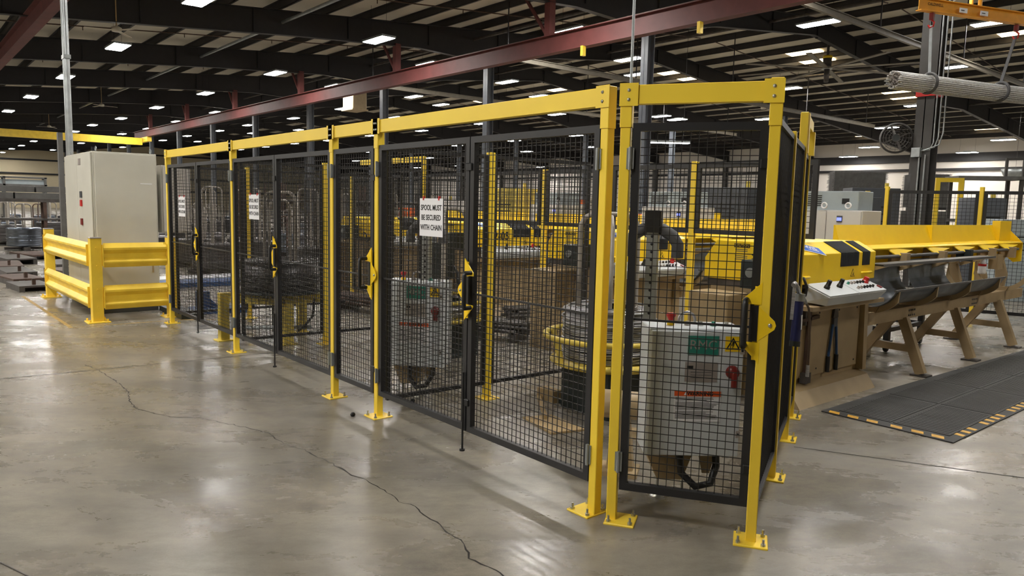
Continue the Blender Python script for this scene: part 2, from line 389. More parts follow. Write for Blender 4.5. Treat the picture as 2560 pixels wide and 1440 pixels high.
# sprinkler pipes
for i, (y, dz, r) in enumerate(((9.6, -.35, .05), (16.9, -.35, .05), (24, -.4, .05), (33, -.35, .05), (43, -.35, .05))):
    mb = MB(); z = purl_z(y)+dz+(-.2 if i == 3 else 0); mb.tube([(X0+2, y, z), (X1-2, y, z)], r, 8)
    o = mb.build('sprinkler_main', GALV if i == 0 else RAW)
    tag(o, 'long roof pipe running the length of the hall, %s from the fence' % ordn[i], 'pipe', 'long sprinkler pipes')
for i in range(24):
    x = -4.3-3.81*i; mb = MB()
    for (ya, yb2) in ((-2, 26.5), (27.5, 54)):
        pts = [(0, ya, purl_z(ya)-.06), (0, yb2, purl_z(yb2)-.06)]; mb.tube(pts, .02, 6)
        n = int((yb2-ya)/3.05)
        for k in range(n):
            yy = ya+1+3.05*k; mb.bar((0, yy, purl_z(yy)-.18), (0, yy, purl_z(yy)-.04), .02)
    o = mb.build('sprinkler_branch', RUSTY, loc=(x, 0, 0)); tag(o, 'thin branch pipe under the purlins, %s from the right end of the roof' % (ordn+['nineteenth','twentieth','twenty-first','twenty-second','twenty-third','twenty-fourth'])[i], 'pipe', 'sprinkler branch pipes')

# ================================================================== ceiling lights
LIGHTS = [(-10.2,5.7),(-2.5,5.7),(2.4,11.8),(3.2,22.2),(-13.5,-4.5),(-22,-4.5),(-30,-4.5),(-6.2,-4.5),(-2.4,-1.2),(-12.9,11.8),(-5.2,11.8),(-8.9,16.1),(-4.4,22.2),  # unseen lamps, some added to brighten the fence front and machine sides
 (-25.3,-1.2),(-17.7,-1.2),(-10,-1.2),(-18,-7.5),(-10.2,-7.5),(-25.6,-7.5),(-33,-1.2),(-41,-1.2),
 (-17.8,5.7),(-25.0,5.6),(-32.7,5.5),(-40.4,5.4),(-48.3,5.4),(-36.7,11.9),(-44.5,11.8),(-52.5,11.8),(-58.8,11.4),(-46.9,15.8),(-54.8,15.8),(-62.5,15.9),(-69.3,15.6),
 (-66.1,11.6),(-80.4,10.8),(-57.9,21.9),(-64.9,22.1),(-72.6,21.8),(-80.4,21.8),(-83.4,26.1),(-68.3,26.2),(-84.9,15.4),(-89.0,10.9),(-96.3,10.9),(-106.1,11.1),(-100.9,15.4),(-95.4,21.5),
 (-79.9,32.1),(-87.1,32.0),(-72.5,32.1),(-65.6,32.4),(-84.5,38.5),(-20.5,11.8),(-28.8,12.0),(-31.9,16.1),(-24.2,16.1),(-35.0,22.3),(-38.8,26.7),(-50.7,22.4),(-61.7,27.7),(-42.8,22.1),
 (-46.4,28.1),(-27.7,22.8),(-35.2,28.6),(-50.1,32.7),(-42.3,32.6),(-57.6,32.4),(-16.5,16.1),(-19.9,22.5),(-23.1,26.7),(-31.2,28.0),(-34.4,32.4),(-27.1,32.4),(-28.8,35.6),(-28.6,36.9),(-31.3,38.9),
 (-39.4,39.1),(-23.8,38.8),(-35.3,43.7),(-54.5,39.3),(-46.5,39.2),(-50.7,44.2),(-42.7,44.0),(-59.0,53.5),(-70.0,50.4),(-66.6,44.4),(-78.1,50.3),(-69.7,39.0),(-80.7,43.4),
 (-12.0,22.1),(-11.5,32.1),(-8.9,27.2),(-4.0,32.1),(-18.9,32.5),(-15.5,38.5),(-7.6,38.5),(-19.2,43.7),(-11.5,43.7),(-23.1,50.2),(-26.3,54.0),(-15.2,49.7),(-18.5,54.0),(-7.5,49.7),(-3.8,43.7)]
proto = None
rows = {}
for x, y in sorted(LIGHTS, key=lambda p: (round(p[1]/2.6), -p[0])):
    r = round(y/2.6); rows[r] = rows.get(r, 0)+1
rowi = {r: i for i, r in enumerate(sorted(rows))}; cnt = {}
lt_house = MB().box(-.61, -.24, 0, .61, .24, .06).box(-.2, -.08, .06, .2, .08, .11)
lt_diff = MB().box(-.58, -.215, -.012, .58, .215, 0)
for x, y in sorted(LIGHTS, key=lambda p: (round(p[1]/2.6), -p[0])):
    r = round(y/2.6); cnt[r] = cnt.get(r, 0)+1
    z = 5.57+.079*y if y < RY else 7.7-.075*(y-RY)
    lb = 'white LED high bay light, %s from the right in ceiling row %s' % (ordn[min(17, cnt[r]-1)], ordn[rowi[r]])
    if proto is None:
        t = thing('ceiling_light', lb, 'ceiling light', (x, y, z), 0, 'LED high bay lights of the hall')
        lt_house.build('housing', GALV, t); lt_diff.build('diffuser', LED, t)
        for sx in (-.45, .45):
            MB().bar((sx, 0, .06), (sx, 0, 1.1), .006).build('suspension_wire', RAFT, t)
        proto = t
    else: dup(proto, (x, y, z), 0, lb)
st = thing('strip_light', 'low hung long strip light seen through the nearest gate', 'ceiling light', (-18.1, 22.65, 4.08), .87)
MB().box(-.95, -.15, 0, .95, .15, .07).build('housing', GALV, st); MB().box(-.92, -.13, -.015, .92, .13, 0).build('diffuser', LED, st)
for sx in (-.7, .7): MB().bar((sx, 0, .07), (sx, 0, 4.55), .012).build('suspension_wire', RAFT, st)
SKY = [(-25.0, 33.2), (-17.8, 31.5), (-18.0, 33.2), (-17.6, 41.1), (-17.8, 42.6), (-17.2, 52.2), (-24.8, 52.3), (-9.9, 33.2), (-24.6, 42.8), (-25.1, 31.5), (-33.6, 31.6), (-33.5, 33.1), (-41.1, 31.9), (-56.5, 31.7)]
for i, (x, y) in enumerate(SKY):
    # sits between two purlins just under the insulation
    k = math.floor((y-(Y0+.6))/1.524); yc = Y0+.6+1.524*(k+.5); z = purl_z(yc)+.2
    sl = math.atan(-.075)
    o = MB().box(-.75, -.5, -.02, .75, .5, .02).build('roof_light_panel', WARM, loc=(x, yc, z), rot=(sl, 0, 0))
    tag(o, 'warm glowing roof panel between purlins, about %d m across and %d m along the hall' % (round(yc), round(-x)), 'roof light', 'warm roof light panels')
#@@PART2
# ================================================================== front safety fence
FY = 2.775
def post_parts(t, h, sleeve=True, w_=.05, plate=.16, bolts=True, px=(-.08, .08)):
    MB().cbox(-w_/2, -w_/2, .008, w_/2, w_/2, h, .003).build('upright', YEL, t)
    MB().cbox(px[0], -plate/2, 0, px[1], plate/2, .009, .003).build('base_plate', YEL, t)
    if sleeve: MB().cbox(-w_/2-.004, -w_/2-.004, 1.99, w_/2+.004, w_/2+.004, h+.004, .003).build('sleeve', YEL, t)
    if bolts:
        for sx in (-1, 1):
            for sy in (-1, 1):
                x, y = (px[0]+.022 if sx < 0 else px[1]-.022), sy*plate*.36
                if abs(x) < .04 and abs(y) < .04: continue
                MB().cyl((x, y, .009), (x, y, .02), .012, 6).cyl((x, y, .02), (x, y, .042), .006, 8).build('anchor_bolt', BOLT, t)
gd = Vector((.598, .373, 0)).normalized(); ga = math.atan2(gd.y, gd.x)
sd = Vector((-.41, .88, 0)).normalized(); sa = math.atan2(sd.y, sd.x)
P = {}
posts = [((-10.04, FY), 0, 2.19, 'yellow fence post at the far left end of the gate row, beside the guard rail'),
         ((-7.76, FY), 0, 2.19, 'yellow fence post between the two leftmost double gates'),
         ((-5.52, FY), 0, 2.19, 'yellow fence post left of the narrow single gate'),
         ((-4.81, FY), 0, 2.19, 'yellow fence post right of the narrow single gate, left of the signed double gate'),
         ((-2.575, FY), 0, 2.19, 'yellow fence post, left one of the close pair at the fence bend'),
         ((-2.475, FY+.025), ga, 2.19, 'yellow fence post, right one of the close pair at the fence bend'),
         ((-1.885, 3.15), ga, 2.2, 'yellow corner fence post nearest the camera')]
for (x, y), rz, h, lb in posts:
    t = thing('fence_post', lb, 'post', (x, y, 0), rz, 'yellow posts of the front fence'); post_parts(t, h, px=(-.125, .028) if x == -2.575 else (-.028, .125) if x == -2.475 else (-.08, .08))
side_posts = [((-2.30, 4.03), sa, 2.06, 'yellow side fence post, first behind the corner post'), ((-2.655, 4.80), sa, 2.27, 'yellow side fence post carrying the boxy header'),
              ((-2.935, 5.37), sa, 2.27, 'yellow side fence post nearest the tan machine')]
for (x, y), rz, h, lb in side_posts:
    t = thing('fence_post', lb, 'post', (x, y, 0), rz, 'yellow posts of the side fence'); post_parts(t, h, False)
def header(a, b, z0, z1, lb, ext=.0):
    a = Vector(a); b = Vector(b); d = (b-a).normalized(); L = (b-a).length; rz = math.atan2(d.y, d.x)
    t = thing('header_rail', lb, 'rail', (a.x, a.y, 0), rz, 'yellow header rails over the gates')
    MB().cbox(.035, -.026, z0, L-.035, .026, z1, .003).build('rail', YEL, t)
    for x in (.012, L-.012):
        MB().box(x-.045, -.034, z0-.01, x+.045, -.0295, z1+.008).build('end_bracket', YEL, t)
        for dz in (.02, .065): MB().lathe([(0, -.006), (.006, -.005), (.009, 0), (.009, .002)], (x, -.034, z0+dz), 10, 'y').build('bolt', BOLT, t)
    return t
for a, b, lb in (((-10.04, FY), (-7.76, FY), 'yellow header rail over the leftmost double gate'), ((-7.76, FY), (-5.52, FY), 'yellow header rail over the double gate with the middle sign'),
                 ((-5.52, FY), (-4.81, FY), 'short yellow header rail over the narrow single gate'), ((-4.81, FY), (-2.575, FY), 'long yellow header rail over the double gate with the largest sign'),
                 ((-2.475, FY+.025), (-1.885, 3.15), 'yellow header rail over the nearest corner gate')):
    header(a, b, 2.10, 2.19, lb)
ZB, ZT = .17, 2.01
def leaf(x, y, rz, w_, lb, hinge=None, handle=None, bolt=None, group='black mesh gate leaves', clamp=None):
    """x,y = hinge or left lower corner in plan, leaf runs along local +x"""
    t = thing('mesh_gate', lb, 'gate', (x, y, 0), rz, group)
    f = .038; d = .019; mb = MB()
    mb.box(0, -d, ZB, f, d, ZT).box(w_-f, -d, ZB, w_, d, ZT).box(f, -d, ZB, w_-f, d, ZB+f).box(f, -d, ZT-f, w_-f, d, ZT)
    mb.build('frame', BLK, t)
    m2 = MB(); o = len(m2.v); wire_grid(m2, w_-2*f, ZB+f, ZT-f); m2.xf(Matrix.Translation((f, .004, 0)))
    m2.build('wire_mesh', WIRE, t)
    MB().box(f, -.004, 1.045, w_-f, .006, 1.056).build('cross_rod', BLK, t)
    if hinge is not None:
        hx = -.006 if hinge == 0 else w_+.006
        for z in (.32, 1.84):
            MB().box(hx-.018, -.032, z-.05, hx+.018, -.02, z+.05).cyl((hx, -.036, z-.055), (hx, -.036, z+.055), .009, 8).build('hinge', GALV, t)
    if handle is not None:
        hx = w_ if handle == 1 else 0; s = -1 if handle == 1 else 1
        p = MB(); y0 = -.042
        # upper and lower yellow triangular gussets and the middle lug
        p.prism([(hx-s*.012, 1.27), (hx+s*.075, 1.185), (hx+s*.075, 1.165), (hx-s*.012, 1.165)], y0, y0+.006, 'y')
        p.prism([(hx-s*.012, .885), (hx-s*.012, .985), (hx+s*.075, .985), (hx+s*.075, .975)], y0, y0+.006, 'y')
        p.prism([(hx-s*.0, 1.16), (hx-s*.075, 1.09), (hx-s*.082, 1.07), (hx-s*.075, 1.05), (hx-s*.0, .99)], y0, y0+.006, 'y')
        p.box(min(hx-.012*s, hx+.02*s), y0+.004, .9, max(hx-.012*s, hx+.02*s), y0+.01, 1.25)
        p.build('latch_plate', YELM, t)
        MB().tube([(hx+s*.055, y0, 1.185), (hx+s*.06, y0-.05, 1.185), (hx+s*.06, y0-.055, 1.17), (hx+s*.06, y0-.055, .985), (hx+s*.06, y0-.05, .97), (hx+s*.055, y0, .97)], .014, 8).build('handle', PLA, t)
        MB().lathe([(0, -.006), (.008, -.005), (.01, 0)], (hx-s*.055, y0, 1.07), 10, 'y').build('keyhole', BOLT, t)
        MB().box(min(hx, hx+.03*s), y0-.002, .99, max(hx, hx+.03*s), y0+.01, 1.16).build('latch_bolt', PLA, t)
    if clamp:
        for z in clamp: MB().cbox(w_-.03, -.03, z-.022, w_+.035, .024, z+.022, .005).build('stop_catch', PLA, t)
    if bolt is not None:
        bx = w_-.015 if bolt == 1 else .015
        MB().cyl((bx, -.03, .045), (bx, -.03, .55), .007, 8).cyl((bx, -.03, .04), (bx, -.03, .052), .018, 10).build('drop_bolt', BLK, t)
    return t
leaf(-10.0, FY, 0, 1.10, 'black mesh leaf left of centre in the leftmost double gate', 0, None, 1, clamp=(1.8,))
leaf(-8.885, FY, 0, 1.09, 'black mesh leaf right of centre in the leftmost double gate, no sign on it', 1, 0)
leaf(-7.725, FY, 0, 1.06, 'black mesh leaf behind the middle sign', 0, None, 1, clamp=(1.8,))
leaf(-6.655, FY, 0, 1.10, 'black mesh leaf right of the middle sign, in front of the big wire coil', 1, 0)
leaf(-5.49, FY, 0, .63, 'narrow black mesh gate between two yellow posts', 0, 1, None, clamp=(.36, 1.78))
leaf(-4.78, FY, 0, 1.09, 'black mesh leaf behind the largest white sign', 0, None, 1, clamp=(.36, 1.83))
leaf(-3.68, FY, 0, 1.07, 'black mesh leaf right of the largest sign, left of the paired posts', 1, 0)
gp = Vector((-2.475, FY+.025, 0)) + gd*.035
leaf(gp.x, gp.y, ga, .625, 'nearest black mesh gate, in front of the white control cabinet', 0, 1, None, clamp=(.36, 1.82))
# signs
def sign(x, z, lb, lines, y=FY-.008, w_=.25, h=.31):
    t = thing('warning_sign', lb, 'sign', (x, y, z), 0, 'paper spool signs on the gates')
    MB().box(-w_/2, -.003, -h/2, w_/2, 0, h/2).build('sheet', PAPER, t)
    for i, s in enumerate(lines):
        text('lettering', s, INK, t, (0, -.0035, h*.25-i*h*.26), (PI/2, 0, 0), .05, sx=.82 if len(s) < 11 else .66, bold=.0009)
    for sx in (-.09, .09): MB().box(sx-.006, -.006, h/2-.012, sx+.006, .006, h/2+.014).build('clip', RED, t)
sign(-4.115, 1.51, 'largest white SPOOL MUST BE SECURED sign on the nearest double gate', ['SPOOL MUST', 'BE SECURED', 'WITH CHAIN'], w_=.27, h=.25)
sign(-7.19, 1.53, 'middle of the three white spool signs, on the second double gate', ['SPOOL MUST', 'BE SECURED', 'WITH CHAIN'], w_=.25, h=.24)
sign(-9.48, 1.5, 'smallest and leftmost of the three white spool signs', ['SPOOL MUST', 'BE SECURED', 'WITH LOCK BAR'], w_=.25, h=.24)
# ---- mesh panels (fixed)
def panel(a, b, z0, z1, lb, f=.03, sp=.038, group='fixed black mesh fence panels', gap=.03):
    a = Vector((a[0], a[1], 0)); b = Vector((b[0], b[1], 0)); d = (b-a).normalized(); L = (b-a).length-2*gap; a = a+d*gap
    t = thing('mesh_fence', lb, 'fence panel', (a.x, a.y, 0), math.atan2(d.y, d.x), group)
    MB().box(0, -.015, z0, f, .015, z1).box(L-f, -.015, z0, L, .015, z1).box(f, -.015, z0, L-f, .015, z0+f).box(f, -.015, z1-f, L-f, .015, z1).build('frame', BLK, t)
    m2 = MB(); wire_grid(m2, L-2*f, z0+f, z1-f, sp, .0036 if sp < .05 else .005); m2.xf(Matrix.Translation((f, .002, 0))); m2.build('wire_mesh', WIRE, t)
    return t
panel((-1.885, 3.15), (-2.30, 4.03), .15, 2.04, 'black mesh side panel directly behind the nearest corner post')
panel((-2.30, 4.03), (-2.655, 4.80), .15, 2.04, 'black mesh side panel, second behind the corner post')
panel((-2.655, 4.80), (-2.935, 5.37), .15, 2.02, 'black mesh side panel under the boxy yellow header')
# boxy header on the side fence
t = thing('header_rail', 'boxy yellow header joining the two rear side fence posts', 'rail', (-2.655, 4.80, 0), sa)
MB().cbox(.03, -.025, 2.19, .6, .025, 2.265).build('rail', YEL, t)
MB().box(.02, -.03, 2.0, .11, .03, 2.268).build('end_box', YEL, t); MB().box(.54, -.04, 2.02, .62, .04, 2.19).build('end_box', YEL, t)
# inner dividers
def ipost(x, y, h, lb, rz=0):
    t = thing('fence_post', lb, 'post', (x, y, 0), rz, 'yellow posts inside the fenced cells'); post_parts(t, h, False, bolts=False, w_=.055); return t
ipost(-4.76, 3.77, 2.02, 'yellow inner post between the two nearest cells, in front of the divider mesh')
ipost(-7.68, 3.75, 2.02, 'yellow inner post right of the large wire coil on the yellow stand')
ipost(-9.95, 3.75, 2.03, 'yellow inner post left of the large wire coil on the yellow stand')
ipost(-4.5, 6.12, 2.07, 'yellow rear post seen through the nearest gate')
ipost(-6.68, 6.13, 2.04, 'yellow rear post between the two nearest machines')
ipost(-9.33, 6.13, 2.29, 'yellow rear post at the right end of the inner header')
ipost(-11.5, 6.12, 2.06, 'yellow rear post far left, seen through the narrow gate')
t = thing('header_rail', 'short yellow header inside the fence, behind the largest sign', 'rail', (-9.3, 6.13, 0), PI)
MB().cbox(.02, -.025, 2.21, 1.9, .025, 2.29).build('rail', YEL, t)
panel((-4.79, 2.8), (-4.76, 3.77), .12, 2.0, 'black mesh divider, front half, between the two nearest cells')
panel((-4.76, 3.77), (-4.72, 4.9), .12, 2.0, 'black mesh divider, rear half, between the two nearest cells')
panel((-7.74, 2.8), (-7.68, 3.75), .12, 2.0, 'black mesh divider beside the large wire coil, front half')
panel((-7.68, 3.75), (-7.6, 5.0), .12, 2.0, 'black mesh divider beside the large wire coil, rear half')
panel((-10.0, 2.8), (-9.95, 3.75), .12, 2.0, 'black mesh divider left of the yellow stand, front half')
panel((-9.95, 3.75), (-9.9, 6.0), .12, 2.0, 'black mesh divider left of the yellow stand, rear half')
panel((-3.2, 6.12), (-4.5, 6.12), 1.37, 2.05, 'half height rear mesh panel over the nearest machine', f=.045, sp=.05)
panel((-4.5, 6.12), (-5.6, 6.12), 1.37, 2.05, 'half height rear mesh panel seen left of the nearest inner rear post', f=.045, sp=.05)
panel((-5.6, 6.12), (-6.68, 6.13), 1.37, 2.03, 'half height rear mesh panel over the second machine', f=.045, sp=.05)
panel((-6.72, 6.13), (-9.28, 6.13), 1.37, 2.03, 'half height rear mesh panel behind the second cell', f=.045, sp=.05)
panel((-9.9, 6.13), (-11.5, 6.12), .12, 2.03, 'full height rear mesh panel behind the large wire coil', f=.045, sp=.06)
panel((-11.5, 6.12), (-13.4, 6.12), .12, 2.03, 'full height rear mesh panel at the far left of the cells', f=.045, sp=.06)

# ================================================================== guard rail and electrical cabinets at left
for x, y, lb in ((-13.62, 1.97, 'yellow square guard post at the far left corner'), (-10.6, 2.03, 'yellow square guard post at the nearest guard rail corner'), (-10.62, 2.95, 'yellow square guard post next to the fence end')):
    t = thing('guard_post', lb, 'post', (x, y, 0), 0, 'square posts of the yellow guard rail')
    MB().cbox(-.065, -.065, .012, .065, .065, 1.07, .004).build('upright', YELW, t)
    MB().cbox(-.068, -.068, 1.07, .068, .068, 1.085, .006).build('cap', SILV, t)
    MB().cbox(-.13, -.13, 0, .13, .13, .014).build('base_plate', YELW, t)
    for z in (.2, .42, .72, .95):
        MB().cyl((.062, 0, z), (.08, 0, z), .013, 6).build('bolt', YELW, t)
    for sx in (-1, 1):
        for sy in (-1, 1): MB().cyl((sx*.1, sy*.1, .014), (sx*.1, sy*.1, .045), .011, 6).build('anchor_bolt', YELW, t)
prof = [(0, 0), (.045, .06), (.045, .075), (0, .125), (0, .175), (.045, .225), (.045, .25), (0, .31)]
def wrail(a, b, z, lb, out):
    a = Vector((a[0], a[1], z)); b = Vector((b[0], b[1], z)); d = (b-a).normalized(); L = (b-a).length
    t = thing('guard_rail', lb, 'guard rail', a, math.atan2(d.y, d.x), 'ribbed beams of the yellow guard rail')
    p = [(out*(.0+u), v) for u, v in prof]; q = [(out*(u-.006), v) for u, v in prof[::-1]]
    mb = MB(); k = len(p); poly = p+q; n = len(poly)
    vs = [(0, u, v) for u, v in poly] + [(L, u, v) for u, v in poly]
    fs = [(i, (i+1) % n, n+(i+1) % n, n+i) for i in range(n)]
    for i in range(k-1):
        fs.append((i, n-1-i, n-2-i, i+1)); fs.append((n+i, n+i+1, 2*n-2-i, 2*n-1-i))
    mb.add(vs, fs); mb.build('ribbed_beam', YELW, t)
    for x in (-.012, L+.002): MB().box(x, min(0, out*.05)-.0, .02, x+.01, max(0, out*.05), .29).build('end_plate', YELW, t)
wrail((-13.54, 1.93), (-10.68, 1.99), .7, 'upper ribbed yellow guard beam on the long left side', -1)
wrail((-13.54, 1.93), (-10.68, 1.99), .16, 'lower ribbed yellow guard beam on the long left side', -1)
wrail((-10.56, 2.11), (-10.58, 2.87), .7, 'upper ribbed yellow guard beam in front of the big cabinet', -1)
wrail((-10.56, 2.11), (-10.58, 2.87), .16, 'lower ribbed yellow guard beam in front of the big cabinet', -1)
t = thing('electrical_cabinet', 'tall light grey electrical cabinet behind the yellow guard rail', 'cabinet', (-11.3, 2.17, 0))
MB().cbox(-1.85, 0, .1, 0, .8, 2.2, .004).build('body', CABM, t)
MB().box(-1.83, .02, 0, -.02, .78, .1).build('plinth', DGREY, t)
MB().cbox(-1.84, -.022, .12, -.93, -.002, 2.18, .004).build('door', CABM, t)
MB().cbox(-.92, -.022, .12, -.01, -.002, 2.18, .004).build('door', CABM, t)
MB().cbox(.002, .02, .12, .02, .78, 2.18, .004).build('side_panel', CABM, t)
for x, y in ((-1.8, .06), (-.06, .06), (-.06, .74), (-1.8, .74)):
    MB().tube([(x+.03*math.cos(a), y, 2.235+.03*math.sin(a)) for a in [k*PI/5 for k in range(10)]], .007, 6, closed=True).build('lifting_eye', GALV, t)
l = MB().box(-.79, -.026, 2.03, -.64, -.0225, 2.12).build('maker_plate', SILV, t); l['label'] = 'silver maker plate'
for x, z, m in ((-.66, 1.62, DGREY), (-.66, 1.5, RED), (-.66, 1.24, DRED)): MB().cbox(x-.05, -.04, z-.045, x+.05, -.022, z+.045).build('control_switch', m, t)
MB().box(-.5, -.034, .62, -.47, -.022, .82).build('door_handle', GALV, t)
MB().box(.02, .7, .55, .03, .72, .72).build('hinge', TAN, t)
MB().box(.0205, .58, 1.78, .0215, .73, 1.79).build('scratch_mark', PAPER, t)
t = thing('wall_box', 'narrow light grey box on the right side of the tall cabinet', 'cabinet', (-11.7, 3.03, 0))
MB().cbox(-.5, .02, 1.1, .3, .42, 2.06, .004).build('body', CABG, t); MB().cbox(.302, .04, 1.12, .315, .4, 2.04).build('door', CABG, t)
MB().bar((-.3, .3, 0), (-.3, .3, 1.1), .06).build('leg', RAW, t)
t = thing('conduit_riser', 'galvanised riser rising from the cabinet to the roof', 'pipe', (-13.55, 2.3, 0))
MB().cbox(-.07, -.04, 2.2, .0, .04, 6.6).build('channel', GALV, t); MB().tube([(.045, 0, 2.2), (.045, 0, 6.6)], .04, 12).build('conduit', GALV, t)
MB().box(-.09, -.05, 3.7, .1, .05, 3.76).build('clamp', GALV, t)
for i, (x, y) in enumerate(((-14.25, 2.28), (-13.75, 2.32))):
    o = MB().bar((x, y, 0), (x, y, 2.62), .11, .07).build('steel_upright', GREYB); tag(o, 'grey steel upright, %s one beside the tall cabinet' % ('left' if i == 0 else 'right'), 'upright', 'grey uprights beside the cabinet')

# ================================================================== control cabinets at the payoffs
def rmc(loc, rz, lb, proto=None):
    t = thing('control_cabinet', lb, 'cabinet', loc, rz, 'white payoff control cabinets')
    W_, H_, D_ = .5, .69, .25      # local x right, -y front
    b = MB().cbox(0, 0, .29, W_, D_, .29+H_, .006).build('body', WHT, t, bevel=.004)
    MB().cbox(.008, -.018, .3, W_-.008, -.001, .29+H_-.012, .004).build('door', WHT, t)
    top = .29+H_
    bt = MB().cyl((.13, .1, top), (.13, .1, top+.02), .02).build('emergency_stop', YELM, t)
    MB().lathe([(.013, 0), (.014, .02), (.027, .045), (.024, .055), (0, .058)], (.13, .1, top+.01), 16).build('mushroom_head', RED, bt)
    for x, m in ((.22, SILV), (.29, BOLT), (.36, TEAL), (.43, BOLT)):
        MB().cyl((x, .1, top), (x, .1, top+.012), .017, 12).cyl((x, .1, top+.012), (x, .1, top+.024), .011, 12).build('push_button', m, t)
    MB().tube([(.23+.045*math.cos(a), .16, top+.02+.045*math.sin(a)) for a in [k*PI/8 for k in range(-1, 10)]], .008, 6).build('loop_handle', STEEL, t)
    p = MB().box(.2, -.023, .845, .36, -.018, .945).build('maker_plate', TEAL, t); p['label'] = 'teal plate with pale letters'
    text('lettering', 'RMC', SILV, p, (.28, -.0235, .895), (PI/2, 0, 0), .07)
    p = MB().box(.395, -.021, .865, .475, -.018, .945).build('hazard_label', YELM, t); p['label'] = 'yellow electric shock label'
    tri = MB()
    c, zc, r1, r2 = .435, .898, .043, .03
    for k in range(3):
        a, b2 = PI/2+k*2*PI/3, PI/2+(k+1)*2*PI/3
        tri.add([(c+r1*math.cos(a), -.0222, zc+r1*math.sin(a)), (c+r1*math.cos(b2), -.0222, zc+r1*math.sin(b2)), (c+r2*math.cos(b2), -.0222, zc+r2*math.sin(b2)), (c+r2*math.cos(a), -.0222, zc+r2*math.sin(a))], [(0, 1, 2, 3)])
    tri.add([(c-.004, -.0222, zc+.02), (c+.008, -.0222, zc+.02), (c, -.0222, zc+.002), (c+.006, -.0222, zc+.002), (c-.006, -.0222, zc-.02), (c-.002, -.0222, zc-.002), (c-.009, -.0222, zc-.002)], [(0, 1, 3, 2), (2, 3, 4), (5, 6, 0)])
    tri.build('shock_symbol', INK, p)
    p = MB().box(.19, -.021, .7, .36, -.018, .805).build('rating_plate', SILV, t)
    MB().box(.2, -.0225, .768, .232, -.021, .785).build('printed_line', INK, p)
    for z in (.75, .735, .72): MB().box(.22, -.0222, z, .33, -.021, z+.003).build('printed_line', GINK, p)
    p = MB().box(.14, -.0205, .485, .385, -.018, .65).build('warning_label', PAPER, t); p['label'] = 'white label with orange WARNING band'
    q = MB().box(.14, -.0225, .622, .385, -.0205, .65).build('orange_band', ORA, p)
    text('lettering', 'WARNING', INK, p, (.275, -.0232, .636), (PI/2, 0, 0), .03, sx=.95, bold=.0008)
    MB().add([(.19, -.0232, .627), (.208, -.0232, .627), (.199, -.0232, .645)], [(0, 1, 2)]).build('alert_symbol', PAPER, p)
    rnd = random.Random(3); z = .612
    while z > .495:
        if rnd.random() > .14: MB().box(.148, -.0214, z, .148+rnd.uniform(.16, .228), -.0205, z+.0026).build('printed_line', GINK, p)
        z -= .0062
    hs = MB().lathe([(0, -.03), (.03, -.028), (.034, -.004), (.036, 0)], (.44, -.018, .755), 20, 'y').build('rotary_switch', DRED, t)
    MB().cbox(.43, -.055, .675, .462, -.03, .76, .008).build('switch_handle', DRED, hs)
    for z in (.87, .42):
        k = MB().box(.475, -.022, z-.018, .498, -.018, z+.018).build('lock', SILV, t); MB().cyl((.486, -.025, z), (.486, -.018, z), .006, 8).build('key_slot', INK, k)
    for x0 in (.13, .31):
        MB().prism([(x0, .29), (x0+.1, .29), (x0+.07, .16), (x0+.03, .16)], .1, .112, 'y').build('bracket_foot', TAN, t)
    for x in (.11, .25):
        MB().cyl((x, .17, .012), (x, .17, .3), .008, 8).lathe([(0, .03), (.012, .03), (.045, .004), (.045, 0)], (x, .17, 0), 16).build('levelling_foot', BOLT, t)
    MB().tube([(.2, .06, .3), (.21, .04, .18), (.28, .0, .12), (.36, .0, .14), (.4, .05, .22), (.4, .07, .3)], .02, 10).build('flex_conduit', PLA, t)
    MB().prism([(.02, .29), (.3, .29), (.24, .11), (.1, .11)], .13, .3, 'y').build('swing_arm', TAN, t)
    return t
rzR = math.atan2(.764, .645)
rmc((-2.48, 3.05, 0), rzR, 'white control cabinet with orange WARNING label behind the nearest gate')
rmc((-5.22, 3.06, 0), rzR-.2, 'white control cabinet behind the gate with the largest sign')

# ================================================================== payoff reels
def coil_mesh(r0, r1, z0, z1, seed, n=64, wire=.014, name='wire_coil', m=None, parent=None, taper=.0):
    rnd = random.Random(seed); mb = MB(); rows_ = max(3, int((z1-z0)/wire/1.15))
    for i in range(rows_):
        z = z0+(z1-z0)*(i+.5)/rows_
        r = r1-rnd.uniform(0, .016)-taper*abs((i+.5)/rows_-.35)-(.05 if (i+.5)/rows_ > .85 else 0); tx, ty = rnd.uniform(-.008, .008), rnd.uniform(-.008, .008)
        ph = rnd.uniform(0, 6); k = rnd.choice((1, 2, 3))
        pts = [(r*math.cos(a)*(1+.012*math.sin(k*a+ph))+tx, r*math.sin(a)*(1+.012*math.cos(k*a+ph))+ty, z+.005*math.sin(a*k+ph)) for a in [2*PI*j/40 for j in range(40)]]
        mb.tube(pts, wire*.62, 5, closed=True)
    for i in range(10):                                  # loose turns on top
        r = r0+(r1-r0)*(i+.5)/10; ph = rnd.uniform(0, 6); dz = rnd.uniform(0, .035)
        pts = [(r*math.cos(a), r*math.sin(a), z1+.004+dz*(.5+.5*math.sin(a+ph))) for a in [2*PI*j/40 for j in range(40)]]
        mb.tube(pts, wire*.55, 5, closed=True)
    mb.lathe([(r0, z0), (r1-.03, z0), (r1-.03, z1), (r0, z1), (r0, z0)], n=40)
    return mb.build(name, m or STEEL, parent)
def hoop(mb, x, hw, z0, z1, r=.02, y=0):
    c = .09
    mb.tube([(x-hw, y, z0), (x-hw, y, z1-c), (x-hw+.03, y, z1-.03), (x-hw+c, y, z1), (x+hw-c, y, z1), (x+hw-.03, y, z1-.03), (x+hw, y, z1-c), (x+hw, y, z0)], r, 10)
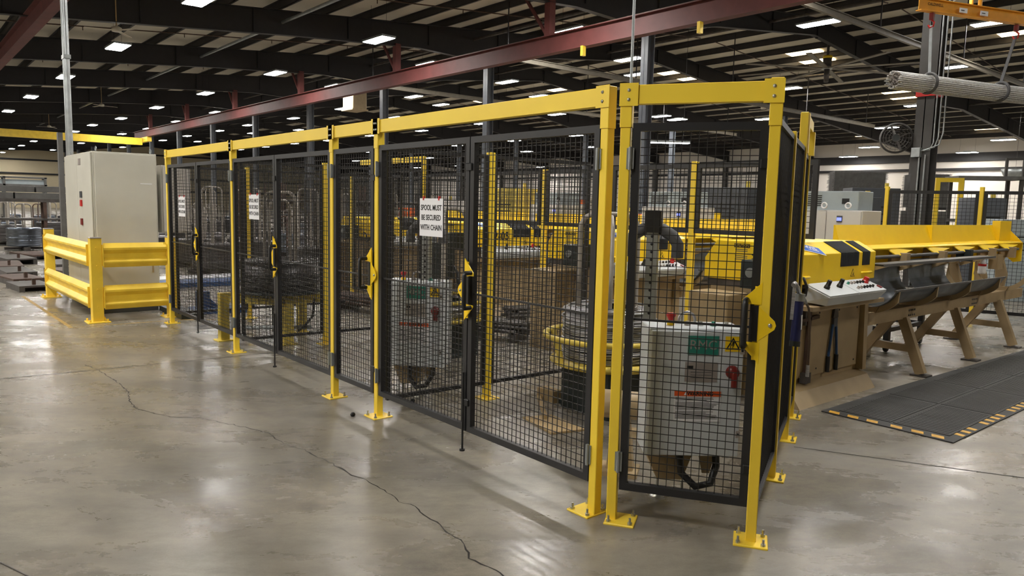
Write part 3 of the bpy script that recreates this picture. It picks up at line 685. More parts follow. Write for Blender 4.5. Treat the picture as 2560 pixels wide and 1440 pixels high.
def payoff(x, y, lb, lbc, coilz=.8):
    t = thing('payoff_reel', lb, 'reel', (x, y, 0), 0, 'yellow payoff reels in the cells')
    MB().lathe([(.19, .42), (.19, coilz+.03), (.17, coilz+.03)], n=24).build('core_drum', NEAR, t)
    MB().cbox(-.26, -.26, 0, .26, .26, .37, .01).build('pedestal', NEAR, t)
    MB().cbox(-.34, -.2, 0, .34, .2, .03).build('base_foot', NEAR, t)
    MB().lathe([(.0, .37), (.42, .37), (.44, .4), (.42, .42), (0, .42)], n=40).build('turntable', YELP, t)
    MB().tube([(.5*math.cos(a), .5*math.sin(a), .6) for a in [2*PI*k/48 for k in range(48)]], .022, 10, closed=True).build('upper_ring', YELP, t)
    MB().tube([(.44*math.cos(a), .44*math.sin(a), .4) for a in [2*PI*k/48 for k in range(48)]], .02, 10, closed=True).build('lower_ring', YELP, t)
    for k in range(6):
        a = 2*PI*k/6+.35; MB().bar((.44*math.cos(a), .44*math.sin(a), .4), (.49*math.cos(a), .49*math.sin(a), .6), .07, .012, up=(math.cos(a), math.sin(a), 0)).build('stave', YELP, t)
    c = thing('wire_coil', lbc, 'wire coil', (x, y, 0), 0, 'steel wire coils on the payoff reels')
    coil_mesh(.2, .37, .425, coilz, int(x*-10), parent=c, name='windings')
    h = thing('spool_carrier', 'grey tube hoop carrier standing in the %s' % lbc.split(' on ')[0], 'spool carrier', (x-.03, y, 0), .87, 'tube hoop carriers on the payoffs')
    m1 = MB(); hoop(m1, 0, .225, .43, 1.55, .021); m1.build('hoop', TUBE, h)
    m1 = MB(); m1.tube([(0, -.18, .43), (0, -.18, 1.45), (0, -.09, 1.53), (0, .09, 1.53), (0, .18, 1.45), (0, .18, .43)], .019, 10); m1.build('hoop', TUBE, h)
payoff(-3.95, 4.35, 'yellow payoff reel on dark pedestal in the nearest cell', 'bright steel wire coil on the nearest reel')
payoff(-6.55, 4.6, 'yellow payoff reel on dark pedestal in the second cell', 'thin steel wire coil on the second reel', .55)
for x, y, h, lb in ((-3.3, 4.05, 1.47, 'grey perforated steel post with black roller head in the nearest cell'), (-6.1, 4.05, 1.42, 'grey perforated steel post with roller head in the second cell')):
    t = thing('guide_post', lb, 'post', (x, y, 0), .55, 'perforated wire guide posts'); 
    MB().cbox(-.04, -.04, 0, .04, .04, h-.02, .004).build('perforated_tube', GALV, t)
    for k in range(22):
        z = .3+.053*k; MB().lathe([(0, -.0415), (.011, -.0415), (.011, -.039)], (0, 0, z), 8, 'y').build('hole', INK, t)
    hd = MB().cbox(-.055, -.06, h-.03, .055, .06, h+.12, .008).build('roller_head', PLA, t)
    for s in (-1, 1):
        MB().tube([(s*.05, 0, h), (s*.13, 0, h-.05), (s*.17, -.01, h-.11), (s*.17, -.01, h-.2)], .042, 10).build('bellows_arm', CHK, hd)
    MB().cbox(-.2, -.12, 0, .2, .12, .015).build('base_plate', TAN, t)
o = MB().bar((-8.1, 7.9, .66), (-7.05, 7.9, .68), .07).bar((-8.05, 7.9, 0), (-8.05, 7.9, .64), .06).bar((-7.1, 7.9, 0), (-7.1, 7.9, .64), .06).build('yellow_barrier', YELP); tag(o, 'low yellow barrier rail on two legs between the second and third machine', 'barrier')
# worn plywood, stick, motor
t = MB().prism([(0, 0), (.42, -.1), (.5, .16), (.08, .22)], 0, .014, 'z').build('plywood_sheet', WOOD, loc=(-4.12, 3.62, .002)); tag(t, 'worn plywood sheet lying on the floor of the nearest cell', 'board')
o = MB().bar((-4.5, 4.12, .02), (-3.98, 3.72, .03), .03, .03).build('wood_stick', WOOD); tag(o, 'thin wooden stick lying by the plywood sheet', 'stick')
o = MB().cbox(-4.5, 4.1, 0, -4.3, 4.2, .1).build('wooden_block', WOOD); tag(o, 'small wooden block standing beside the dark reel pedestal', 'block')
t = thing('gear_motor', 'tan gear motor with silver shaft left of the nearest white cabinet', 'motor', (-2.92, 3.35, 0), .6)
MB().cbox(-.12, -.1, .0, .12, .1, .03).build('foot', TAN, t); MB().lathe([(0, -.16), (.07, -.16), (.085, -.13), (.085, .1), (.06, .13), (0, .13)], (0, 0, .42), 18, 'x').build('housing', TAN, t)
MB().cyl((.13, 0, .42), (.2, 0, .42), .03, 14).build('shaft', STEEL, t); MB().prism([(-.07, .03), (.09, .03), (.05, .4), (-.04, .4)], -.05, .05, 'y').build('bracket', TAN, t)
# big coil on the yellow stand
t = thing('yellow_stand', 'welded yellow steel stand under the big wire coil', 'stand', (-8.2, 3.45, 0), .0)
bx = [(-.3, -.55), (.3, -.05), (-.32, .4), (.3, .45)]
for x, y in bx:
    MB().cbox(x-.05, y-.05, .01, x+.05, y+.05, .52).build('leg', YELP, t); MB().cbox(x-.09, y-.09, 0, x+.09, y+.09, .012).build('foot_plate', YELP, t)
MB().bar((-.3, -.6, .5), (-.32, .45, .5), .09).build('top_rail', YELP, t); MB().bar((.3, -.1, .5), (.3, .5, .5), .09).build('top_rail', YELP, t)
MB().bar((-.3, -.5, .47), (.3, -.05, .47), .07).build('cross_rail', YELP, t); MB().bar((-.3, .4, .47), (.3, .45, .47), .07).build('cross_rail', YELP, t)
MB().cyl((0, 0, .1), (0, 0, .5), .1, 16).build('spindle_motor', NEAR, t)
c = thing('wire_coil', 'big dark wire coil resting on the yellow stand', 'wire coil', (-8.2, 3.45, 0))
coil_mesh(.22, .455, .6, .9, 5, parent=c, name='windings', m=DSTEEL, taper=.08)
MB().lathe([(0, .555), (.44, .555), (.46, .57), (.44, .59), (0, .59)], n=36).build('coil_tray', NEAR, c)
h = thing('spool_carrier', 'tube hoop carrier standing in the big dark coil', 'spool carrier', (-8.2, 3.45, 0), .55, 'tube hoop carriers on the payoffs')
m1 = MB(); hoop(m1, 0, .21, .6, 1.69, .02); m1.build('hoop', TUBE, h)
m1 = MB(); hoop(m1, 0, .19, .6, 1.6, .016); m1.xf(Matrix.Rotation(PI/2, 4, 'Z')); m1.build('hoop', TUBE, h)
o = MB().tube([(-8.3, 3.05, .16), (-7.78, 3.62, .19), (-7.75, 3.6, .19)], .022, 10).build('air_pipe', GALV); tag(o, 'galvanised pipe running low beside the yellow stand', 'pipe')
o = MB().tube([(-7.85, 3.7, .5), (-7.82, 3.66, .3), (-7.8, 3.55, .2), (-7.86, 3.5, .14), (-7.9, 3.55, .2)], .014, 8).build('air_hose', PLA); tag(o, 'black air hose hanging behind the yellow stand', 'hose')
# cluttered cell 2/3 equipment behind
t = thing('hydraulic_unit', 'dark hydraulic unit with small blue pump behind the narrow gate', 'machine', (-7.3, 5.05, 0))
MB().cbox(-.22, -.25, .0, .22, .25, .42).build('tank', NEAR, t); MB().lathe([(0, 0), (.11, 0), (.12, .02), (.12, .26), (.09, .3), (0, .3)], (0, 0, .42), 18).build('pump', BLUEP, t)
MB().cbox(-.1, -.1, .72, .12, .12, 1.15).build('control_head', NEAR, t); MB().cyl((.0, -.0, 1.15), (.0, 0, 1.3), .05).build('filter', TAN, t)
for dy in (-.1, .08): MB().tube([(.1, dy, .9), (.24, dy, .8), (.26, dy, .5), (.2, dy, .3)], .016, 8).build('hose', PLA, t)
o = MB().cbox(-15.2, 3.2, .0, -14.6, 5.7, .1).build('white_skid', WHT); tag(o, 'long white low skid on the floor behind the leftmost gate', 'skid')
o = MB().cbox(-14.5, 3.2, .0, -13.9, 5.6, .09).build('blue_beam', BLUEP); tag(o, 'long flat blue steel frame on the floor in front of the white skid', 'frame')
t = thing('blue_bracket', 'blue steel bracket standing on the floor behind the leftmost gate', 'bracket', (-10.75, 3.5, 0), 1.3)
MB().cbox(-.3, -.2, 0, .5, .2, .06).build('base', BLUEP, t); MB().prism([(-.2, .06), (.12, .06), (-.02, .2), (-.02, .3), (-.2, .3)], -.05, .05, 'y').build('gusset', BLUEP, t)
o = MB().cbox(-11.3, 2.95, .0, -10.25, 3.2, .07).build('dark_skid', NEAR); tag(o, 'flat dark skid lying just in front of the blue bracket', 'skid')
o = MB().tube([(-4.3, 4.9, 0), (-4.3, 4.9, 7.0)], .012, 8).build('power_drop_pole', GALV); tag(o, 'thin grey pole dropping from the roof behind the paired posts', 'pole')
for i, (x, lb) in enumerate(((-13.45, 'left'), (-9.98, 'right'))):
    o = MB().cbox(-.04, -.06, -.24, .04, .06, 0).build('hanging_tag', YEL, loc=(x, 13.5, 5.57)); tag(o, 'small yellow tag block under the red crane beam, %s one' % lb, 'tag', 'yellow tags under the crane beam')
#@@PART3
# ================================================================== wire straightening machines
def machine(origin_label, group='yellow and tan wire straightening machines'):
    t = thing('wire_machine', origin_label, 'machine', (0, 0, 0), 0, group)
    prof_ = [(-4.0, 1.0), (-3.13, 1.0), (-3.13, 1.25), (-3.3, 1.34), (-3.88, 1.34), (-4.0, 1.18)]
    cv = MB().prism(prof_, 5.65, 7.1, 'y').build('cover', YELM, t, bevel=.006)
    for ya, yb in ((6.42, 6.76), (6.83, 6.98)):
        g = MB(); g.prism([(-3.127, 1.13), (-3.127, 1.252), (-3.296, 1.344), (-3.3, 1.34), (-3.13, 1.249), (-3.13, 1.13)], ya, yb, 'y')
        v = g.build('grille', INK, cv)
        s_ = MB(); n = int((yb-ya)/.022)
        for i in range(n):
            y = ya+.012+.022*i
            s_.bar((-3.124, y, 1.14), (-3.124, y, 1.25), .004); s_.bar((-3.126, y, 1.255), (-3.29, y-.0, 1.344), .004)
        s_.build('slats', DGREY, v)
    # blue badge on the sloping face
    pl = MB().cbox(-.15, -.066, 0, .15, .066, .003, .002).build('badge', PAPER, cv); pl['label'] = 'blue badge with white letters'
    u = Vector((0, 1, 0)); v_ = Vector((-.17, 0, .09)).normalized(); n_ = u.cross(v_); an = math.radians(-24)
    uu = u*math.cos(an)+v_*math.sin(an); vv = -u*math.sin(an)+v_*math.cos(an); c = Vector((-3.205, 5.99, 1.294))+n_*.0
    pl.matrix_local = Matrix(((uu.x, vv.x, n_.x, c.x), (uu.y, vv.y, n_.y, c.y), (uu.z, vv.z, n_.z, c.z), (0, 0, 0, 1)))
    MB().cbox(-.142, -.058, .0031, .142, .058, .005, .001).build('badge_face', BLUE, pl)
    text('lettering', 'LEWIS', PAPER, pl, (-.01, .014, .0055), (0, 0, 0), .074, bold=.0012); text('lettering', 'MACHINE', PAPER, pl, (.035, -.026, .0055), (0, 0, 0), .026, bold=.0006)
    lb = MB().prism([(6.62, 1.035), (6.70, 1.035), (6.66, 1.105)], -3.1295, -3.1275, 'x').build('hazard_triangle', INK, cv)
    MB().prism([(6.629, 1.04), (6.691, 1.04), (6.66, 1.094)], -3.1274, -3.1268, 'x').build('triangle_face', YELM, lb)
    MB().prism([(6.652, 1.045), (6.675, 1.045), (6.664, 1.075)], -3.1267, -3.126, 'x').build('symbol', INK, lb)
    for y in (5.78, 6.9):
        MB().tube([(-3.13, y-.07, 1.06), (-3.1, y-.06, 1.065), (-3.1, y+.06, 1.065), (-3.13, y+.07, 1.06)], .012, 8).build('lift_handle', YELM, cv)
    p = MB().box(-3.7, 5.644, 1.285, -3.55, 5.649, 1.318).build('caution_label', INK, cv)
    text('lettering', 'CAUTION', YELM, p, (-3.625, 5.6435, 1.3015), (PI/2, 0, 0), .034, sx=.9)
    for i, z in enumerate((1.265, 1.25, 1.21, 1.195, 1.18)): MB().box(-3.69+.012*(i % 2), 5.6475, z, -3.57, 5.649, z+.006).build('printed_line', GINK, p)
    for x, z in ((-3.52, 1.23), (-3.49, 1.22), (-3.52, 1.19), (-3.49, 1.19)): MB().lathe([(0, -.003), (.008, -.003), (.008, 0)], (x, 5.65, z), 8, 'y').build('bolt_hole', INK, cv)
    MB().box(-3.98, 5.68, .94, -3.15, 7.05, 1.0).build('bed', RAW, t)
    pd = MB().cbox(-3.95, 5.68, .0, -3.17, 7.0, .94, .01).build('pedestal', TAN, t)
    MB().cbox(-3.168, 5.74, .2, -3.15, 6.9, .8, .004).build('access_panel', TAN, pd)
    for y in (5.8, 6.15, 6.5, 6.84):
        for z in (.25, .74): MB().lathe([(0, .004), (.008, .003), (.009, 0)], (-3.15, y, z), 8, 'x').build('panel_bolt', INK, pd)
    MB().prism([(-3.17, 0), (-2.98, 0), (-3.06, .12), (-3.17, .15)], 5.6, 6.95, 'y').build('skirt', TAN, t)
    MB().prism([(-3.17, .15), (-3.1, .15), (-3.12, .8), (-3.17, .8)], 6.93, 7.0, 'y').build('corner_post', TAN, t)
    MB().box(-3.17, 5.7, .8, -2.98, 7.0, .835).build('shelf', TAND, t)
    # control desk
    cb = MB()
    cb.add([(-3.12, 5.82, .86), (-2.95, 5.86, .84), (-2.95, 6.8, .84), (-3.12, 6.84, .86), (-3.12, 5.82, 1.0), (-2.905, 5.82, .915), (-2.905, 6.86, .915), (-3.12, 6.86, 1.0)],
           [(0, 3, 2, 1), (4, 5, 6, 7), (0, 1, 5, 4), (1, 2, 6, 5), (2, 3, 7, 6), (3, 0, 4, 7)])
    ds = cb.build('control_desk', WHT, t, bevel=.003)
    def onlid(y, f): return (-3.12+.215*f, y, 1.0-.085*f)
    nz = Vector((.085, 0, .215)).normalized()
    for ya, yb in ((5.825, 6.335), (6.345, 6.855)):
        m_ = MB(); off = nz*.012
        q = [Vector(onlid(ya, .02)), Vector(onlid(ya, .98)), Vector(onlid(yb, .98)), Vector(onlid(yb, .02))]
        m_.add(q+[p_+off for p_ in q], [(0, 3, 2, 1), (4, 5, 6, 7), (0, 1, 5, 4), (1, 2, 6, 5), (2, 3, 7, 6), (3, 0, 4, 7)]); m_.build('lid', WHT, ds)
    def knob(y, f, r, h, m, nm='knob'):
        p_ = Vector(onlid(y, f))+nz*.012; MB().tube([p_, p_+nz*h*.3, p_+nz*h*.31, p_+nz*h], [r*1.25, r*1.2, r, r*.92], 12).build(nm, m, ds)
    knob(5.98, .45, .02, .075, PLA); knob(6.2, .45, .02, .075, PLA)
    for i in range(6):
        knob(6.42+.055*i, .3, .011, .02, (TEAL, SILV, SILV, PLA, PLA, PLA)[i], 'push_button'); knob(6.44+.055*i, .68, .011, .022, (SILV, SILV, PLA, PLA, PLA, PLA)[i], 'push_button')
    knob(6.74, .3, .016, .04, YELM, 'stop_collar'); knob(6.74, .3, .024, .05, RED, 'emergency_stop')
    for f in (.2, .75):
        p_ = Vector(onlid(6.82, f))+nz*.014; MB().bar(p_+Vector((-.02, 0, .008)), p_+Vector((.02, 0, -.008)), .03, .016).build('nameplate', DRED, ds)
    MB().tube([(-3.13, 5.66, 1.08), (-3.04, 5.64, 1.07), (-3.02, 5.66, 1.0), (-3.04, 5.68, .93), (-3.12, 5.7, .92)], .012, 8).build('guard_loop', PLA, t)
    # infeed block at the wire entry
    MB().cbox(-3.46, 5.38, .97, -3.26, 5.64, 1.2, .01).build('infeed_block', NEAR, t); MB().cyl((-3.36, 5.36, 1.1), (-3.36, 5.4, 1.1), .04).build('infeed_eye', GALV, t)
    MB().cbox(-3.95, 5.36, .0, -3.55, 5.66, .9, .01).build('infeed_stand', TAN, t)
    return t
def table(lb, group='bar catch tables behind the machines'):
    t = thing('catch_table', lb, 'table', (0, 0, 0), 0, group)
    bm_ = MB().box(-3.25, 7.02, .55, -3.13, 11.5, .67).build('long_beam', TAND, t)
    for y0 in (7.95, 9.7):
        for i in range(8):
            MB().lathe([(0, .006), (.011, .005), (.012, 0)], (-3.13, y0+.045*(i % 4), .58+.05*(i//4)), 6, 'x').build('bolt', RAW, bm_)
    for y in (7.85, 9.2, 10.6):
        f1 = MB().bar((-2.93, y, .02), (-3.14, y, .56), .09, .07, up=(0, 1, 0)); f1.build('trestle_leg', TAND, t)
        MB().bar((-3.62, y, .02), (-3.25, y, .56), .09, .07, up=(0, 1, 0)).build('trestle_leg', TAND, t)
        MB().bar((-3.47, y, .26), (-3.02, y, .26), .05, .07).build('cross_brace', TAND, t)
        for x in (-2.93, -3.62):
            MB().box(x-.08, y-.07, 0, x+.08, y+.07, .015).build('foot_plate', RAW, t)
    def arc(r, a0, a1, n=14, c=(-3.2, 1.0)): return [(c[0]+r*math.cos(math.radians(a0+(a1-a0)*i/n)), c[1]+r*math.sin(math.radians(a0+(a1-a0)*i/n))) for i in range(n+1)]
    for y in (7.2, 8.1, 9.0, 9.92, 10.85):
        r0 = .292; out = arc(.345, 200, 318); inn = arc(r0, 168, 336)
        mb = MB(); mb.prism(inn + [(-2.925, .9)] + arc(.345, 320, 205)[::1], y-.012, y+.012, 'y'); mb.build('curved_rib', TAN, t)
        MB().prism([(-3.25, .66), (-3.13, .66), (-3.1, .72), (-3.28, .72)], y-.03, y+.03, 'y').build('rib_saddle', TAND, t)
    def shell(ya, yb, a0, a1):
        a = arc(.288, a0, a1, 20); b = arc(.282, a1, a0, 20); return MB().prism(a+b, ya, yb, 'y')
    shell(7.15, 8.5, 172, 337).build('tray_shell', GLOVE, t); shell(8.72, 9.75, 158, 337).build('tray_shell', GLOVE, t)
    shell(8.5, 10.1, 262, 337).build('tray_shell', GLOVE, t)
    MB().box(-2.945, 7.12, .882, -2.925, 10.1, .9).build('tray_lip', GREYB, t)
    MB().prism(arc(.275, 275, 335, 8)+arc(.27, 335, 275, 8), 9.12, 9.45, 'y').build('wear_plate', STEEL, t)
    # uprights and yellow hopper
    for y in (7.6, 8.5, 9.4, 10.3, 11.2, 12.0):
        MB().prism([(-3.6, .6), (-3.5, .6), (-3.47, .8), (-3.53, 1.0), (-3.44, 1.22), (-3.62, 1.22)], y-.04, y+.04, 'y').build('upright', TAN, t)
    MB().prism([(-3.68, 1.48), (-3.665, 1.48), (-3.6, 1.27), (-3.4, 1.248), (-3.4, 1.236), (-3.68, 1.236)], 7.35, 12.3, 'y').build('hopper', YELM, t)
    MB().box(-3.66, 11.85, 1.26, -3.56, 12.3, 1.54).build('hopper_end', YELM, t)
    MB().box(-3.668, 9.62, 1.25, -3.6, 9.64, 1.478).build('seam', YELM, t)
    MB().prism([(-3.66, 1.236), (-3.58, 1.236), (-3.6, 1.05), (-3.66, 1.05)], 7.35, 12.2, 'y').build('hopper_apron', YELM, t)
    MB().prism([(-3.66, 1.5), (-3.4, 1.24), (-3.4, .98), (-3.5, .96), (-3.66, 1.1)], 12.3, 12.312, 'y').build('end_gusset', YELM, t)
    for y in (8.16, 9.16, 9.95, 10.76, 11.52):
        MB().add([(-3.42, y-.14, 1.235), (-3.42, y+.03, 1.235), (-3.27, y+.12, 1.232), (-3.33, y-.08, 1.165), (-3.42, y-.14, 1.225), (-3.42, y+.03, 1.225), (-3.28, y+.11, 1.222), (-3.34, y-.08, 1.155)],
                 [(0, 1, 2, 3), (7, 6, 5, 4), (0, 4, 5, 1), (1, 5, 6, 2), (2, 6, 7, 3), (3, 7, 4, 0)]).build('deflector_flap', YELM, t)
        MB().cbox(-3.42, y-.04, 1.06, -3.26, y+.05, 1.2, .004).build('bearing_block', TAND if y != 9.95 else NEAR, t)
    MB().tube([(-3.34, 7.35, 1.165), (-3.34, 11.9, 1.165)], .018, 10).build('cross_shaft', GREYB, t)
    MB().box(-3.22, 7.12, 1.112, -3.06, 10.1, 1.13).build('guide_bar', PLA, t); MB().box(-3.062, 7.12, 1.108, -3.05, 10.1, 1.134).build('guide_edge', GREYB, t)
    for y in (7.6, 8.5, 9.4, 10.3):
        MB().bar((-3.2, y, 1.11), (-3.5, y, 1.0), .04).build('guide_bracket', TAN, t)
    MB().cbox(-3.5, 11.3, .9, -3.38, 11.5, 1.1, .01).build('end_stop', TAN, t)
    return t
m1 = machine('yellow and tan wire machine nearest, right of the side fence')
tb1 = table('nearest catch table with black half pipe trays and yellow hopper')
offs = [(-2.35, .24, 'second yellow and tan machine, seen through the gates left of the nearest', 'second catch table, behind the nearest machine'),
        (-5.3, .7, 'third yellow machine, seen left of the second through the mesh', 'third catch table back from the side fence'),
        (-8.4, .7, 'leftmost yellow machine, seen beside the largest sign', 'leftmost catch table in the back')]
for ox, oy, la, lb_ in offs:
    c = dup(m1, (ox, oy, 0), 0, la); c2 = dup(tb1, (ox, oy, 0), 0, lb_)
    if ox == -5.3: text('lettering', 'SC2-05', INK, c, (-3.12, 6.1, 1.15), (PI/2, 0, PI/2), .16, bold=.003)
    if ox == -8.4:
        s_ = MB().lathe([(0, .004), (.13, .004), (.13, 0)], (-3.126, 6.75, 1.18), 28, 'x').build('round_emblem', INK, c)
        MB().box(-3.1205, 6.68, 1.15, -3.1195, 6.82, 1.24).build('emblem_face', PAPER, s_)
# tools on the nearest machine
t = thing('bolt_cutter', 'long bolt cutter with dark grips hanging on the tan machine base', 'bolt cutter', (-3.135, 6.4, .2), 0, None)
for s in (-1, 1):
    h = MB().tube([(0, s*.075, .0), (0, s*.075, .14)], .018, 10).build('grip', PLA, t)
    MB().tube([(0, s*.075, .13), (0, s*.05, .3), (0, s*.03, .42)], .012, 8).build('arm', BLUEP, t)
MB().cbox(-.012, -.035, .4, .012, .035, .48).build('pivot', DGREY, t); MB().prism([(-.045, .48), (.045, .48), (.03, .56), (0, .575), (-.03, .56)], -.01, .01, 'x').build('jaw', RAW, t)
t = thing('tee_bar', 'dark steel T bar with block end leaning on the tan machine base', 'tool', (-3.13, 5.93, .155), 0)
MB().bar((0, 0, .05), (0, .01, .62), .03).build('shank', RUSTY, t); MB().box(-.03, -.045, 0, .03, .045, .09).build('block_end', RAW, t)
MB().bar((0, -.22, .54), (0, .16, .56), .03).build('cross_bar', RUSTY, t); MB().bar((0, -.06, .5), (0, -.06, .64), .025).bar((0, -.06, .64), (0, .02, .64), .025).build('head_frame', RAW, t)
t = thing('grease_gun', 'blue grease gun with metal head and hose hooked on the side fence', 'grease gun', (-2.57, 4.72, 1.03), .25)
MB().tube([(0, 0, -.02), (.0, -.035, -.31), (0, -.037, -.33)], [.033, .033, .03], 16).build('barrel', NAVY, t)
MB().tube([(0, -.034, -.30), (0, -.038, -.335)], .036, 16).build('end_cap', NEAR, t)
MB().cyl((0, 0, -.03), (0, .003, .02), .04, 16).build('head', GALV, t)
MB().tube([(0, .0, .02), (0, -.04, .06), (0, -.13, .1), (0, -.16, .09)], .016, 8).build('lever_head', STEEL, t)
MB().bar((0, -.13, .09), (0, -.155, -.14), .02, .008).build('lever', STEEL, t)
MB().tube([(0, .03, .0), (-.0, .15, -.03), (-.02, .28, -.07)], .011, 8).build('nozzle_pipe', GALV, t)
MB().tube([(-.02, .28, -.07), (-.04, .45, -.13), (-.06, .58, -.25), (-.07, .66, -.42), (-.07, .66, -.6)], .009, 8).build('hose', HOSE, t)
MB().tube([(-.07, .66, -.59), (-.07, .66, -.68)], .014, 8).build('coupler', STEEL, t)
MB().box(-.001, -.03, -.22, .034, -.01, -.12).build('printed_mark', PAPER, t)
# spray bottle and disc on the table end
t = thing('spray_bottle', 'white spray bottle with red trigger on the last curved rib', 'bottle', (-3.42, 10.84, .86), 0)
MB().lathe([(0, 0), (.045, 0), (.048, .02), (.046, .12), (.02, .18), (.016, .22), (0, .22)], n=18).build('bottle', PAPER, t)
MB().cbox(-.02, -.03, .21, .05, .03, .26, .008).build('trigger_head', RED, t); MB().lathe([(.047, .1), (.049, .1), (.049, .13), (.047, .13)], n=18).build('red_band', RED, t)
# wheeled frame under the table
t = thing('wheeled_frame', 'black steel frame on casters under the catch table', 'cart', (-4.25, 8.85, 0), 0)
for x in (0, .5):
    for y in (0, .95):
        MB().box(x, y, .14, x+.06, y+.06, .62).build('leg', BLK, t)
        c = MB().box(x-.02, y-.02, .12, x+.08, y+.08, .14).prism([(y-.01, .12), (y+.05, .12), (y+.04, .04), (y+.02, .04)], x+.0, x+.06, 'x').build('caster_fork', GALV, t)
        MB().lathe([(.02, -.018), (.055, -.016), (.058, 0), (.055, .016), (.02, .018)], (x+.03, y+.03, .058), 16, 'x').build('wheel', PLA, c)
for z in (.26, .56):
    for a, b in (((.03, .03), (.53, .03)), ((.53, .03), (.53, .98)), ((.53, .98), (.03, .98)), ((.03, .98), (.03, .03))):
        MB().bar((a[0], a[1], z), (b[0], b[1], z), .05).build('rail', BLK, t)
# grey electrical cabinets with cooling units behind each machine
def ecab(lb):
    t = thing('electrical_cabinet', lb, 'cabinet', (0, 0, 0), 0, 'pale grey cabinets with cooling units')
    MB().cbox(-4.62, 8.05, .0, -3.72, 8.5, 1.63, .005).build('body', CABG, t)
    for a, b in ((-4.61, -4.12), (-4.11, -3.73)): MB().cbox(a, 8.03, .05, b, 8.049, 1.62, .004).build('door', CABG, t)
    u = MB().cbox(-4.55, 8.1, 1.63, -3.8, 8.45, 1.84, .006).build('cooling_unit', ACG, t)
    for i in range(6):
        for x in (-4.5, -4.4, -4.3): MB().box(x, 8.095, 1.675+.022*i, x+.085, 8.0995, 1.685+.022*i).build('louvre', INK, u)
    MB().box(-3.98, 8.095, 1.7, -3.9, 8.1, 1.76).build('vent', INK, u)
    for x in (-4.14, -3.87): MB().tube([(x+.03*math.cos(a), 8.02, 1.68+.03*math.sin(a)) for a in [k*PI/8 for k in range(16)]], .009, 8, closed=True).build('lifting_eye', PAPER, t)
    s = MB().box(-3.99, 8.02, 1.5, -3.93, 8.03, 1.57).build('display_bezel', DGREY, t); MB().box(-3.985, 8.015, 1.515, -3.935, 8.02, 1.55).build('screen', SCRN, s)
    return t
e1 = ecab('pale grey cabinet with cooling unit behind the nearest machine')
for ox, oy, la, lb_ in offs[:2]:
    dup(e1, (ox, oy, 0), 0, 'pale grey cabinet with cooling unit behind the %s machine' % ('second' if ox == -2.35 else 'third'))

# ---- anti fatigue mat
mt = thing('floor_mat', 'dark rubber floor mat with yellow striped edge in front of the catch table', 'mat', (0, 0, 0))
MB().prism([(-2.86, 5.72), (-1.875, 5.695), (-1.84, 11.4), (-2.74, 11.4), (-2.86, 7.1)], .001, .008, 'z').build('border', RUB, mt)
tl = MB()
for j in range(6):
    for i in range(2):
        x0 = -2.77+.42*i+.015*(j > 1); y0 = 5.84+.93*j; tl.box(x0, y0, .008, x0+.4, y0+.91, .013)
        for k in range(18): tl.box(x0+.02, y0+.03+.048*k, .013, x0+.38, y0+.05+.048*k, .0155)
tl.build('mat_tiles', RUB, mt)
for x in (-2.8, -2.65, -2.5, -2.32, -2.17, -2.03):
    MB().prism([(x, 5.725), (x+.085, 5.725), (x+.06, 5.79), (x-.025, 5.79)], .008, .0092, 'z').build('hazard_stripe', STRIPE, mt)
y = 5.8
for i in range(13):
    y += .12 if i not in (3, 7) else .26
    MB().prism([(-1.975, y), (-1.885, y-.015), (-1.885, y+.04), (-1.975, y+.055)], .008, .0092, 'z').build('hazard_stripe', STRIPE, mt)

# ---- hanging wire bundle, slings and lifting beam
E0 = Vector((-5.02, 11.54, 3.57)); E1 = Vector((-3.7, 15.7, 3.57)); dB = (E1-E0).normalized(); sB = dB.cross(Zv).normalized(); uB = Vector((0, 0, 1))
bt = thing('wire_bundle', 'long grey bundle of straight wires hanging in two slings', 'wire bundle', (0, 0, 0))
mb = MB(); R_ = .125
nw = 84
for i in range(nw):
    a = 2*PI*i/nw*3.0; rr = R_-.006*(i % 3); o1 = random.uniform(-.05, .05)
    p = E0+sB*math.cos(a)*rr+uB*math.sin(a)*rr+dB*o1; q = E1+sB*math.cos(a)*rr+uB*math.sin(a)*rr
    mb.tube([p, (p+q)/2+Vector((0, 0, -.012)), q], .0085, 5)
mb.tube([E0+dB*.06, E1], R_-.008, 20); mb.build('wires', SPOOLW, bt)
mb = MB()
for i in range(90):
    a = random.uniform(0, 2*PI); r = R_*math.sqrt(random.random())*.93; p = E0+sB*math.cos(a)*r+uB*math.sin(a)*r+dB*random.uniform(-.03, .05)
    mb.cyl(p, p+dB*.1, .0085, 6)
mb.build('wire_ends', SILV, bt)
lift = thing('lifting_beam', 'orange yellow lifting beam hanging above the wire bundle', 'lifting beam', (0, 0, 0))
LA, LB = Vector((-4.9, 11.9, 4.7)), Vector((-4.1, 14.0, 4.7)); dL = (LB-LA).normalized()
bm_ = MB(); bm_.bar(LA, LB, .012, .17); 
for dz in (-.085, .085): bm_.bar(LA+Vector((0, 0, dz)), LB+Vector((0, 0, dz)), .1, .012)
bm_.build('beam', ORAB, lift)
sl = dL.cross(Zv).normalized()
ang = math.atan2(dL.y, dL.x)
c0 = (LA+LB)/2
for k, f in enumerate((.33, .52)):
    p = LA.lerp(LB, f)+sl*.056-Vector((0, 0, .02)); q = MB().bar(p, p+dL*.16, .003, .07).build('label', PAPER, lift)
    MB().bar(p+dL*.03+sl*.002, p+dL*.1+sl*.002, .002, .012).build('printed_line', INK, q)
text('lettering', 'CALDWELL', INK, lift, tuple(LA.lerp(LB, .14)+sl*.012+Vector((0, 0, .02))), (PI/2, 0, ang), .06)
